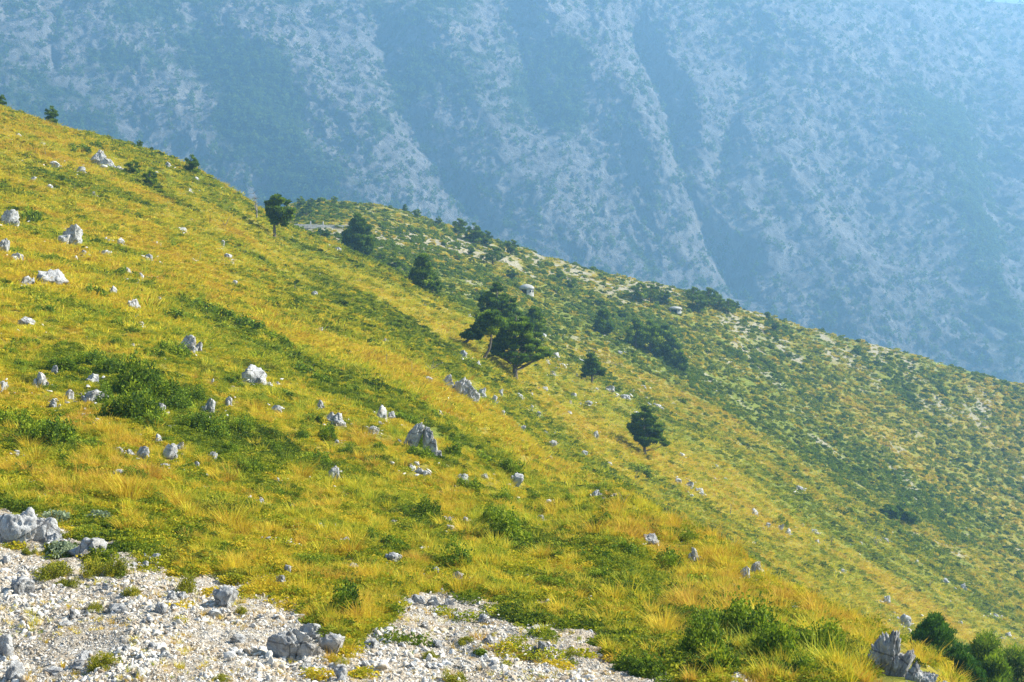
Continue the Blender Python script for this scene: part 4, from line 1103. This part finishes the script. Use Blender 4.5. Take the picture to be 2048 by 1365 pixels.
px_pine(1069, 700, 76, [(.45,16,18),(.6,20,20),(.8,14,14),(1.,4,4)], [(0,0),(0,70)], 3., 9,
        'narrow pine showing behind the right shoulder of the tall broad pine', leaf=.34, padr=.12, pads=44)
px_pine(1184, 769, 58, [(.28,20,24),(.42,22,26),(.6,16,18),(.82,9,9),(1.,3,3)], [(0,0),(0,50)], 2.2, 10,
        'small umbrella shaped pine right of and below the tall broad pine', 'small umbrella pine', leaf=.30, padr=.14, pads=40)
px_pine(1290, 913, 88, [(.27,4,44),(.34,16,48),(.42,30,40),(.5,24,34),(.64,30,34),(.8,25,22),(.93,16,12),(1.,5,5)], [(0,0),(-2,40),(-1,80)], 3., 11,
        'lone lower pine on the open green slope with right reaching branches', 'lone lower pine', leaf=.26, padr=.12, pads=74, flat=.34, tmix=.1)
px_pine(1208, 668, 46, [(.05,14,16),(.3,17,18),(.6,14,12),(.85,8,6),(1.,3,3)], [(0,0),(0,40)], 2.4, 12,
        'dark pine in the scrubby gully right of the narrow pine', 'dark gully pine', leaf=.42, padr=.17, pads=34, flat=.6)
for k, (u, v, hp, wl, lab, ph) in enumerate([
    (1272,695,48,20,'leftmost pine of the dense dark grove in the gully',None), (1300,705,56,24,'tall second pine of the dense dark grove in the gully','dark gully grove'),
    (1326,715,60,24,'tallest pine in the middle of the dense dark gully grove',None), (1345,728,48,20,'pine low on the right side of the dense dark gully grove',None),
    (1356,740,36,17,'lowest rightmost small pine of the dense dark gully grove',None),
    (1774,1035,20,20,'left tree of the dark clump alone on the lower right slope',None), (1796,1040,28,24,'middle tree of the dark clump on the lower right slope','dark lower right clump'), (1815,1046,18,18,'right tree of the dark clump on the lower right slope',None)]):
    px_pine(u, v, hp, [(.05,wl*.8,wl*.8),(.35,wl,wl),(.65,wl*.8,wl*.8),(.88,wl*.4,wl*.4),(1.,3,3)], [(0,0),(0,hp*.85)], 2.2, 30+k, lab, ph, leaf=.45, padr=.17, pads=36, flat=.6, tufts_=90)
# round pines of the far ridge: four shapes shared
FP = [make_pine(1., [(.08,.38,.38),(.3,.5,.5),(.6,.42,.42),(.85,.24,.24),(1.,.1,.1)], [(0,0),(0,.85)], .03, 60, pads=40, tufts_=70, leaf=.055, padr=.17, flat=.7),
      make_pine(1., [(.15,.5,.4),(.4,.6,.55),(.7,.5,.45),(1.,.15,.2)], [(0,0),(.03,.8)], .035, 61, pads=40, tufts_=70, leaf=.055, padr=.17, flat=.6),
      make_pine(1., [(.04,.3,.34),(.3,.36,.34),(.6,.24,.26),(.85,.13,.13),(1.,.05,.05)], [(0,0),(0,.9)], .025, 62, pads=40, tufts_=70, leaf=.05, padr=.14, flat=.7),
      make_pine(1., [(.3,.5,.6),(.45,.7,.75),(.7,.6,.5),(1.,.2,.25)], [(0,0),(-.04,.4),(.02,.85)], .035, 63, pads=44, tufts_=70, leaf=.055, padr=.16, flat=.5)]
FARP = [(810,424,15,2,'tiny upright pine alone on the far ridge skyline'),(833,436,16,1,'flat round pine just right of the tiny upright skyline pine'),
 (918,470,30,1,'round dark pine left of a pair on the far ridge skyline'),(947,486,36,0,'left and taller pine of the dark pair on the far ridge skyline'),
 (969,492,28,1,'right and lower pine of the dark pair on the far ridge skyline'),(1021,509,27,1,'single round pine right of the dark pair on the far ridge'),
 (986,530,34,3,'broad dark pine below the bare earth patch on the far slope'),(877,449,14,0,'small round pine left of the three dark ridge pines'),
 (941,512,18,0,'small dark bushy pine on the pale earth of the far slope'),(720,468,16,0,'small round pine behind the dense rounded pine'),
 (1277,602,34,1,'leftmost pine of the ridge group above the round bunker'),(1302,606,34,3,'wide pine second from left in the ridge group above the bunker'),
 (1329,606,26,0,'small pine between the bunker and the ridge skyline'),(1386,604,28,1,'round pine on the skyline just right of the domed bunker'),
 (1395,626,38,0,'big dark pine in front, right of the domed bunker'),(1416,614,36,1,'tallest dark pine of the skyline group right of the bunker'),
 (1434,618,30,0,'dark pine joined to the right of the tallest skyline group pine'),(1456,630,30,1,'dark rounded pine at the right end of the skyline group'),
 (1474,622,18,2,'small pine just right of the skyline group'),(1549,663,20,0,'single small bush like pine standing in open far slope grass'),
 (1536,640,14,2,'tiny pine on the skyline above the single small bush like pine'),(1645,650,8,0,'speck of a pine on the right part of the far ridge'),
 (600,417,22,0,'dark pine at the left tip of the far hill behind the road'),(622,414,16,1,'round pine second from the left on the far hill top'),
 (668,408,14,1,'low round pine on the rounded top of the far hill'),(613,432,20,3,'dark tree below the left tip of the far hill above the road'),
 (790,540,26,0,'dark green bushy pine at the foot of the slope right of the dense pine'),(760,530,22,1,'low dark bushy pine just right of the dense rounded pine'),
 (650,478,20,0,'small dark pine just below the road on the far side'),(640,470,14,2,'tiny pine by the road left of the dense rounded pine'),
 (1118,560,20,0,'dark bushy pine above right of the square bunker'),(1140,577,18,1,'small dark pine on the far slope right of the square bunker'),
 (1022,560,22,0,'dark pine just left of the square bunker'),(1244,640,22,0,'dark bushy pine left of the gully grove, up slope')]
for u, v, hp, k, lab in FARP:
    far_y = 262 if v < 640 or u > 1200 else 0
    x, y, z = ground_at(u, v, far_y)
    put_pine(u, v, FP[k], hp*y/F*1.08, lab, ymin=far_y, yaw=random.uniform(-.6, .6), group='pines along the far ridge')
mark(950, 470, 'dark ridge pine pair'); mark(1425, 595, 'skyline pine group'); mark(1290, 590, 'ridge pines above the bunker')
# bushy young conifers of the near skyline
for u, v, hp, k, lab, ph in [(100,248,32,0,'dark green bushy conifer alone on the left skyline','bushy skyline conifer'),(4,210,24,2,'small conical tree cut by the left edge on the skyline',None),
    (265,350,26,1,'left one of two round dark bushes below the skyline','two round dark bushes'),(299,372,28,1,'right and lower one of two round dark bushes below the skyline',None),
    (381,348,34,0,'two tiered yellow green conifer on the skyline, left of the dead tree','two tiered conifer'),(279,294,13,1,'small round bush on the skyline between the conifers',None),
    (303,300,8,1,'tiny green bush on the skyline beside a white rock',None)]:
    x, y, z = ground_at(u, v); put_pine(u, v, FP[k], hp*y/F*1.1, lab, ph, name='conifer_bush', cat='conifer bush', yaw=random.uniform(-.6, .6))
# young pines in the lower right corner
for k, (u, y_, top, wl, lab, ph, mat_) in enumerate([
    (1866,56,1240,84,'bright green young pine behind the grass edge at lower right','bright young pine',M_YNEEDLE),
    (1918,52,1304,78,'second bright young pine, in front and lower, at the bottom edge',None,M_YNEEDLE),
    (1972,60,1286,74,'dark pine right of the dead pole in the lower right corner','dark corner pine',M_NEEDLE),
    (2034,62,1298,66,'dark pine at the right edge in the lower right corner',None,M_NEEDLE),
    (1990,54,1326,76,'low dark pine at the bottom edge in front of the others',None,M_NEEDLE)]):
    x = (u-CU)/F*y_; z = height_at(x, y_); zt_ = (CV-top)/F*y_; h = zt_-z; p = y_/F; W = wl*p
    m = make_pine(h, [(.04,W*1.,W*1.),(.3,W*1.05,W*1.05),(.6,W*.85,W*.85),(.85,W*.5,W*.5),(1.,W*.16,W*.16)], [(0,0),(0,h*.9)], .07, 80+k, pads=150, tufts_=200, leaf=.085, padr=.12, flat=.8, mat=mat_, deep=.9, tmix=0.)
    put_pine(u, 1365, m, 1., lab, ph, y_at=y_)

# ---- dead trees and burnt twigs
def dead_meshes(seed, h, lean=0., forks=3, r0=.05, twig=14, spread=.35):
    r = np.random.default_rng(seed); parts = []
    def stem(p0, d, L, rr, lvl):
        pts = [p0]; dd = d.copy()
        for k in range(5):
            dd = dd+r.normal(0, .13, 3); dd /= np.linalg.norm(dd); pts.append(pts[-1]+dd*L/5)
        parts.append(tube(pts, [rr*(1-.17*i) for i in range(6)], 5, True)); return pts
    main = stem(np.array([0, 0, -.1*h]), np.array([lean, 0, 1.]), h*1.05, r0, 0)
    for k in range(forks):
        i = r.integers(1, 3); p = main[i]; d = np.array([r.normal(0, spread), r.normal(0, spread), .9]); m2 = stem(p, d/np.linalg.norm(d), h*r.uniform(.4, .75), r0*.6, 1)
    for k in range(twig):
        i = r.integers(2, 6); p = main[i]; d = np.array([r.normal(0, 1), r.normal(0, 1), r.uniform(-.1, .8)]); stem(p, d/np.linalg.norm(d), h*r.uniform(.12, .28), r0*.25, 2)
    return join(parts)
def put_dead(u, v, hpx, seed, label, mat, phrase=None, lean=0., forks=2, r0=1.1, twig=6, ymin=0, y_at=None, name='dead_shrub', cat='dead shrub', spread=.5):
    if y_at: y = y_at; x = (u-CU)/F*y; z = height_at(x, y)
    else: x, y, z = ground_at(u, v, ymin)
    p = y/F; h = hpx*p; V_, F_ = dead_meshes(seed, h, lean, forks, r0*p, twig, spread)
    o = link(name, mesh_from(name, np.array(V_), F_, mat, True), loc=(x, y, z)); tag(o, label, cat); PLACED.append((u, v-hpx/2, 6))
    if phrase: mark(u, v-hpx/2, phrase)
put_dead(513, 437, 56, 1, 'tall bleached dead tree with two bare stems on the left skyline', M_DEAD, 'bleached dead tree', forks=2, r0=2., twig=22, name='dead_tree', cat='dead tree', spread=.2)
DEADS = [(67,305,16,.1,'short charred stub high on the left slope near the skyline outcrop'),(40,300,14,.4,'forked charred twig left of the short charred stub'),
 (91,313,14,-.1,'thin dry twig right of the short charred stub'),(148,382,13,.1,'dark stubby snag above the peaked blue grey boulder'),
 (447,455,26,.35,'dark leaning twig left of and below the bleached dead tree'),(420,447,20,0.,'thin upright twig left of the dark leaning twig'),
 (399,523,22,.1,'upright charred twig in grass above the low blue grey rock'),(249,508,16,.6,'bent dead twig right of the rounded white rock'),
 (648,668,26,.2,'black hooked snag in the grass, middle of the left slope'),(625,705,20,.2,'charred snag down slope and left of the black hooked snag'),
 (772,730,26,.1,'upright charred twig left of the pale fallen brush'),(822,752,28,.1,'thin upright dead twig right above the large pale outcrop'),
 (788,732,16,1.6,'dead branch lying across the slope beside the fallen brush'),(876,694,18,.3,'thin dead sapling left of the low curved pine'),
 (705,607,20,.1,'pair of thin dead twigs up slope of the black hooked snag'),(618,742,18,.3,'small dry twig under the green chain of shrubs'),
 (775,625,18,.0,'faint upright twig on the open slope left of the ragged pine'),(532,545,16,.1,'thin twig on open grass below the flat topped pine'),
 (590,580,14,.2,'short twig on open grass right of the low blue grey rock'),(1753,1095,30,.1,'bleached dead bush on the heath below the dark lower clump'),
 (1735,1055,26,-.2,'spindly dead bush just up slope of the bleached dead bush'),(1860,1180,24,.1,'small grey dead bush low on the right hand slope'),
 (1662,1090,24,.2,'spindly grey shrub skeleton in the middle of the green heath'),(1240,1012,36,.5,'grey dead bush leaning out from the crest of the near knoll'),
 (1460,1030,22,.2,'little bleached shrub skeleton beside the grey rock chain'),(1268,962,20,.6,'grey dead twigs above the knoll crest left of the heath band'),
 (556,640,16,.2,'thin bent twig right of the top of the green chain'),(690,660,15,.0,'short burnt stub right of the black hooked snag')]
for i, (u, v, hp, le, lab) in enumerate(DEADS):
    put_dead(u, v, hp, 40+i, lab, M_DEAD if 'bleached' in lab or 'grey' in lab or 'pale' in lab or 'dry' in lab else M_CHAR, lean=le, forks=3 if i > 18 else 1, twig=10 if i > 18 else 4, r0=.8)
put_dead(856, 740, 30, 90, 'pile of pale bleached fallen brush above the large pale outcrop', M_DEAD, 'pale fallen brush', lean=1.4, forks=6, twig=18, r0=1.)
put_dead(1928, 1310, 84, 91, 'grey bare dead pole standing among the corner pines', M_DEAD, 'dead pole', y_at=57, forks=1, twig=3, r0=3., name='dead_tree', cat='dead tree', spread=.15)

# ---- bunkers, road and its parapet
def lathe(prof, a0, a1, n, thick):
    """shell of revolution between two angles: outer profile, inner profile offset by thick"""
    V, Fc = [], []; m = len(prof)
    inner = [(max(r_-thick, .02), z-(.0 if i < 1 else thick*.7)) for i, (r_, z) in enumerate(prof)]
    for k in range(n+1):
        a = a0+(a1-a0)*k/n
        for (r_, z) in prof+inner[::-1]: V.append((r_*math.cos(a), r_*math.sin(a), z))
    M2 = 2*m
    for k in range(n):
        for i in range(M2):
            j = (i+1) % M2; Fc.append((k*M2+i, k*M2+j, (k+1)*M2+j, (k+1)*M2+i))
    if abs(a1-a0) < 6.28: Fc.append(tuple(range(M2))); Fc.append(tuple(reversed([n*M2+i for i in range(M2)])))
    return V, Fc
def bunker(u, v, wpx, hpx, label, open_a, ymin, phrase, vert=.62):
    x, y, z = ground_at(u, v, ymin); p = y/F; R, H = wpx*p/2, hpx*p
    e = bpy.data.objects.new('bunker', None); COL.objects.link(e); e.location = (x, y, z-H*.12); tag(e, label, 'bunker')
    # wall ring with an opening, domed cap above it, dark firing slits
    V_, F_ = lathe([(R*.98, 0), (R*.96, H*vert)], open_a+.55, open_a+2*math.pi-.55, 30, R*.16)
    link('wall', mesh_from('wall', np.array(V_), F_, M_CONC, False), e)
    cap = [(R*1.04, H*vert+.003), (R*1.03, H*(vert+.12)), (R*.9, H*(vert+.22)), (R*.66, H*(vert+.31)), (R*.36, H*(vert+.36)), (R*.03, H*(vert+.38))]
    V_, F_ = lathe(cap, 0, 2*math.pi, 32, R*.14)
    link('dome', mesh_from('dome', np.array(V_), F_, M_CONC, True), e)
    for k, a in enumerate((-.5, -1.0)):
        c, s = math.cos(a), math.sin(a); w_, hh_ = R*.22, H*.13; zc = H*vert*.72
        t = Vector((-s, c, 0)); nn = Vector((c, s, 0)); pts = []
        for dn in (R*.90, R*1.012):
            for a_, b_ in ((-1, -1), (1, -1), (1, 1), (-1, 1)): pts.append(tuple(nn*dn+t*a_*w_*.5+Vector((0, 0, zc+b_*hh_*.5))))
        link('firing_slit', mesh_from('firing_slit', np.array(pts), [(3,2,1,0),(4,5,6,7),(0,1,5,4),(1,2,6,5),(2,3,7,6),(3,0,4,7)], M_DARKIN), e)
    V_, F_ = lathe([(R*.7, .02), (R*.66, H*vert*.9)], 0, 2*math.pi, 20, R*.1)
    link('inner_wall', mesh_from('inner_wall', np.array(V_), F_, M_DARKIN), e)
    mark(u, v-hpx/2, phrase); PLACED.append((u, v-hpx/2, wpx))
bunker(1053, 590, 30, 28, 'pale concrete bunker with a curved roof and open front among scrub', -2.1, 262, 'open fronted bunker', .5)
bunker(1350, 626, 27, 17, 'low round domed concrete bunker near the far ridge pines', -1.9, 262, 'domed bunker', .5)
def strip(pts, w, lift, h=0.):
    """ribbon (h = 0) or low wall (h > 0) along ground points"""
    V, Fc = [], []
    for i, p in enumerate(pts):
        t = (Vector(pts[min(i+1, len(pts)-1)])-Vector(pts[max(i-1, 0)])); t.z = 0; t.normalize(); s = Vector((-t.y, t.x, 0))*w/2; p = Vector(p)
        if h: V += [tuple(p+s-Vector((0, 0, .5))), tuple(p-s-Vector((0, 0, .5))), tuple(p-s+Vector((0, 0, h))), tuple(p+s+Vector((0, 0, h)))]
        else: V += [tuple(p+s+Vector((0, 0, lift))), tuple(p-s+Vector((0, 0, lift))), tuple(p-s-Vector((0, 0, 1.))), tuple(p+s-Vector((0, 0, 1.)))]
    for i in range(len(pts)-1):
        for j in range(4): Fc.append((i*4+j, i*4+(j+1) % 4, (i+1)*4+(j+1) % 4, (i+1)*4+j))
    Fc += [(3, 2, 1, 0), tuple((len(pts)-1)*4+j for j in range(4))]
    return np.array(V), Fc
rp = []
for k in range(26):
    u = 560+k*6.4; y = 322+k*.3; x = (u-CU)/F*y; rp.append((x, y, (CV-(451.5+k*.16))/F*y))
V_, F_ = strip([(x, y+3.0, z-.1) for x, y, z in rp], 5.5, 0.); tag(link('road', mesh_from('road', V_, F_, M_ASPH)), kind='structure')
V_, F_ = strip(rp, .35, 0, .42); tag(link('parapet_wall', mesh_from('parapet_wall', V_, F_, M_CONC)), 'low grey parapet wall along the road on the far hill', 'wall')
mark(660, 452, 'roadside parapet')
for u, v, lab in [(645, 449, 'small white marker post on the road behind the dense pine'), (620, 449, 'small white marker post at the left end of the road')]:
    y = 326; x = (u-CU)/F*y; z = (CV-451)/F*y
    V_, F_ = lathe([(.16, 0), (.16, .9), (.10, 1.0)], 0, 2*math.pi, 8, .05)
    tag(link('marker_post', mesh_from('marker_post', np.array(V_)+np.array([x, y+.9, z]), F_, M_CONC)), lab, 'post')

# ---- further rocks and shrubs, found on the ground and each described by its neighbours
PL = lambda: np.array(PLACED)
def free(u, v, w, k=.45):
    P = PL(); return not np.any(np.hypot(P[:, 0]-u, P[:, 1]-v) < (P[:, 2]+w)*k)
def outside(x): return False
for u, v, w, h in [(1084,678,26,12),(1113,716,24,12),(1127,736,20,9),(1106,753,18,10),(1161,726,24,9),(1240,709,16,8),(1219,784,30,14),(1250,799,32,12),(1148,796,18,10),
                   (1315,815,26,8),(1177,811,18,10),(1077,836,15,18),(1062,822,12,12),(1090,782,18,9),(988,808,16,18),(1004,830,12,10),(1140,830,16,8),(1285,776,20,7),(1045,862,12,12),(1090,872,14,10)]:
    if not free(u, v, w, .3): continue
    o = put_rock(u, v, w, h, ymin=70); PENDING.append((o, u, v, 'small' if w < 19 else 'wide', 'pale slab on the middle slope'))
cnt = 0; rq = np.random.default_rng(17)
for i in range(600):
    u = rq.uniform(5, 1250); v = rq.uniform(1030, 1358)
    if cnt >= 36: break
    if v < np.interp(u, grav_edge_u, grav_edge_v)+14: continue
    w = rq.uniform(14, 34)+24*rq.uniform(0, 1)**4
    if not free(u, v, w, .42): continue
    h = w*rq.uniform(.4, .7); o = put_rock(u, v, w, h, sink=.34); cnt += 1
    PENDING.append((o, u, v, 'small' if w < 20 else 'mid sized' if w < 32 else 'large', 'half buried block'))
cnt = 0; rr_ = np.random.default_rng(91); base_ = [k for k in ROCKP if k[2] > 15]
for i in range(900):
    a, b, w_, h_ = base_[rr_.integers(0, len(base_))]
    u, v = a+rr_.normal(0, 1)*w_*1.1, b+h_*.5+rr_.normal(0, .6)*max(h_, w_*.6)
    if cnt >= 55: break
    w = float(np.clip(w_*rr_.uniform(.22, .55), 8, 22))
    if not (8 < u < 2040 and 300 < v < 1355) or (v < 520 and u > 480) or not free(u, v, w, .36): continue
    h = w*rr_.uniform(.4, .8); o = put_rock(u, v, w, h); cnt += 1
    PENDING.append((o, u, v, 'tiny' if w < 10.5 else 'small' if w < 14 else 'fair sized' if w < 19 else 'larger', 'broken grey rock'))
d = sample(2600, 2.4, 9.8, 5, 2043, wfun=(.2+2.0*sstep(.1, .6, fbm(TX/4, TY/6+3, o=3)))*(1-.6*grav), seed=31, hid=0)
cnt = 0
for i in range(d['n']):
    u, v = float(d['u'][i]), float(d['v'][i])
    if cnt >= 96: break
    if not (8 < u < 2040 and v < 1355): continue
    r = d['r'].uniform(0, 1); w = 11+16*r**2.2; w *= 1.25 if d['gr'][i] > .4 else 1.
    if v < 500 and u > 480: continue
    if not free(u, v, w): continue
    h = w*d['r'].uniform(.34, .72); o = put_rock(u, v, w, h)
    PENDING.append((o, u, v, 'tiny' if w < 10.5 else 'small' if w < 14 else 'fair sized' if w < 19 else 'larger', ('flat ' if h < .45*w else 'tall ' if h > .63*w else '')+'pale rock')); cnt += 1
d = sample(6000, 2.3, 7.5, 0, 2048, wfun=np.clip((green-.30)*3, .12, 1)*(1-grav), seed=32, hid=0)
cnt = 0
for i in range(d['n']):
    u, v = float(d['u'][i]), float(d['v'][i])
    if cnt >= 185: break
    w = (22+58*d['r'].uniform(0, 1)**1.4)*float(np.clip(52/d['y'][i], .6, 1.15))
    if not (0 < u < 2048 and v < 1370) or not free(u, v, w, .30): continue
    h = w*d['r'].uniform(.32, .55); ol = d['r'].uniform() < .28
    o = put_shrub(u, v+h*.3, w, h, 't' if ol else ('m' if d['y'][i] > 55 else 'g'))
    PENDING.append((o, u, v, 'small' if w < 28 else 'mid sized' if w < 40 else 'wide', 'olive shrub' if ol else 'green shrub')); cnt += 1
TUS = [tuft_mesh(60+i, 190, .62, .5, .0065, 1.3, M_GOLD) for i in range(4)]
d = sample(1500, 2.2, 7., 5, 2043, wfun=np.clip(1.1-green, .05, 1)*(1-grav)**2*(TY < 62), seed=36, hid=0)
cnt = 0
for i in range(d['n']):
    u, v, y = float(d['u'][i]), float(d['v'][i]), float(d['y'][i])
    if cnt >= 70: break
    w = d['r'].uniform(24, 60)*float(np.clip(40/y, .6, 1.2))
    if not (5 < u < 2043 and v < 1360) or not free(u, v, w, .3): continue
    k = w*y/F/.75; o = link('grass_tussock', TUS[cnt % 4], loc=(float(d['x'][i]), y, float(d['z'][i])), scale=(k, k, k*d['r'].uniform(.75, 1.1))); o.rotation_euler = (0, 0, d['r'].uniform(0, 6.28))
    tag(o, cat='tussock'); PLACED.append((u, v-w*.3, w)); cnt += 1
    PENDING.append((o, u, v, 'small' if w < 32 else 'mid sized' if w < 46 else 'large', 'golden grass tussock'))
# far slope bushes: the largest ones singly, the rest as scrub
BUSH = [mound_mesh('bush', 900+i, M_BUSHLEAF, 420, .075, .5, h, .3, .3) for i, h in enumerate((.55, .7, .5, .85))]
wf = np.clip(.22+1.3*np.clip(green-.35, 0, 1)+1.1*np.exp(-(line_dist(GU, TV, [(620,425),(800,470),(1000,560),(1200,620),(1400,640),(1550,650)])/58)**2)
             +1.0*np.exp(-(line_dist(GU, TV, [(760,525),(900,600),(1100,650),(1330,740),(1480,820),(1700,960),(1900,1070)])/26)**2)-.5*bare, .03, 3)*np.clip(.15+3.2*sstep(-.1, .45, fbm(TX/18+7, TY/30, o=4)), 0, 3.4)*sstep(190, 250, TY+30*(GU < 900))
d = sample(2400, 9.6, 13.25, 560, 2048, wfun=wf, seed=33, hid=0)
cnt = 0; BX = []
for i in range(d['n']):
    u, v = float(d['u'][i]), float(d['v'][i])
    if d['y'][i] < 200 and v > 800: continue
    w = 6+13*d['r'].uniform(0, 1)**2.2
    if d['ba'][i] > .55 and d['r'].uniform() < .5: continue
    if cnt < 150 and w > 11 and free(u, v, w, .4):
        x, y, z = float(d['x'][i]), float(d['y'][i]), float(d['z'][i]); W = w*y/F; k = i % 4
        o = link('bush', BUSH[k], loc=(x, y, z-.1*W), scale=(W, W, W*.95)); o.rotation_euler = (0, 0, random.uniform(0, 6))
        tag(o, cat='bush', group='bushes of the far slope'); PLACED.append((u, v-w*.3, w)); cnt += 1
        PENDING.append((o, u, v, 'larger' if w > 16 else 'mid sized' if w > 13 else 'small', 'dark green bush'))
    else: BX.append(i)
i = np.array(BX); r = np.random.default_rng(77)
d2 = sample(5200, 9.6, 13.25, 480, 2200, wfun=wf, seed=34, hid=.1)
for k in ('x', 'y', 'z'): d2[k] = np.concatenate([d2[k], d[k][i]])
n = len(d2['x']); sc = np.clip((4.2+8.5*r.uniform(0, 1, n)**1.8)*d2['y']/F, .3, 2.2)
C_BUSH = proto_collection('scrub_bush', BUSH)
scatter('scrub', C_BUSH, np.stack([d2['x'], d2['y'], d2['z']-.08*sc], -1), stuffrot(r, n, .1), np.stack([sc*1.15, sc, sc*r.uniform(.6, 1., n)], -1), r.integers(0, 4, n), r.uniform(0, 1, n))

do_scatter()

# ---- forest of the mountain face
ftree = [make_pine(1., [(.05,.26,.26),(.3,.34,.34),(.6,.24,.24),(.85,.12,.12),(1.,.03,.03)], [(0,0),(0,.9)], .02, 95, pads=14, tufts_=26, leaf=.10, padr=.17, flat=.8, limbs=False)[0],
         make_pine(1., [(.1,.40,.40),(.4,.5,.5),(.7,.42,.42),(1.,.15,.15)], [(0,0),(0,.9)], .02, 96, pads=14, tufts_=26, leaf=.11, padr=.2, flat=.7, limbs=False)[0]]
C_FT = proto_collection('forest_tree', ftree)
r = np.random.default_rng(41)
wv = np.clip((veg-.42)*2.2, .22, 1)*sstep(.03, .1, S); wv = wv*((MUg > -200) & (MUg < 2250))
p = wv.ravel()/wv.sum(); n = 20000; k = np.searchsorted(np.cumsum(p), r.uniform(0, 1, n)); k = np.clip(k, 0, len(p)-1)
ii, jj = k//len(MU), k % len(MU); jj = np.clip(jj, 0, len(MU)-2); ii = np.clip(ii, 0, MSN-2); a, b = r.uniform(0, 1, n), r.uniform(0, 1, n)
def bl(G): return (G[ii, jj]*(1-a)+G[ii, jj+1]*a)*(1-b)+(G[ii+1, jj]*(1-a)+G[ii+1, jj+1]*a)*b
P3 = np.stack([bl(MXd), bl(MYd), bl(MZd)-.8], -1); sc = 3.2+7.5*r.uniform(0, 1, n)**1.8
scatter('mountain_forest', C_FT, P3, stuffrot(r, n, .05), np.stack([sc, sc, sc*r.uniform(.8, 1.2, n)], -1), r.integers(0, 2, n), r.uniform(0, 1, n))

# ------------------------------------------------------------------ labels of the remaining things
def direction(du, dv):
    a = math.degrees(math.atan2(-dv, du)) % 360
    return ['right of', 'up and right of', 'above', 'up and left of', 'left of', 'down and left of', 'below', 'down and right of'][int((a+22.5)//45) % 8]
used = set()
def auto_label(u, v, size, kind):
    c = sorted(((math.hypot(u-a, v-b), a, b, ph) for a, b, ph in LM))[:14]
    for (d1, a1, b1, p1) in c[:4]:
        near = 'just ' if d1 < 45 else 'far ' if d1 > 170 else ''
        s = '%s %s %s%s the %s' % (size, kind, near, direction(u-a1, v-b1), p1)
        if s not in used and len(s.split()) <= 16: used.add(s); return s
    for (d1, a1, b1, p1) in c:
        for (d2_, a2, b2, p2) in c:
            if p1 == p2: continue
            s = '%s %s %s the %s, %s the %s' % (size, kind, direction(u-a1, v-b1), p1, direction(u-a2, v-b2), p2)
            if s not in used and len(s.split()) <= 16: used.add(s); return s
    return '%s %s on the slope near the %s' % (size, kind, c[0][3])
for o, u, v, size, kind in PENDING: o['label'] = auto_label(u, v, size, kind)
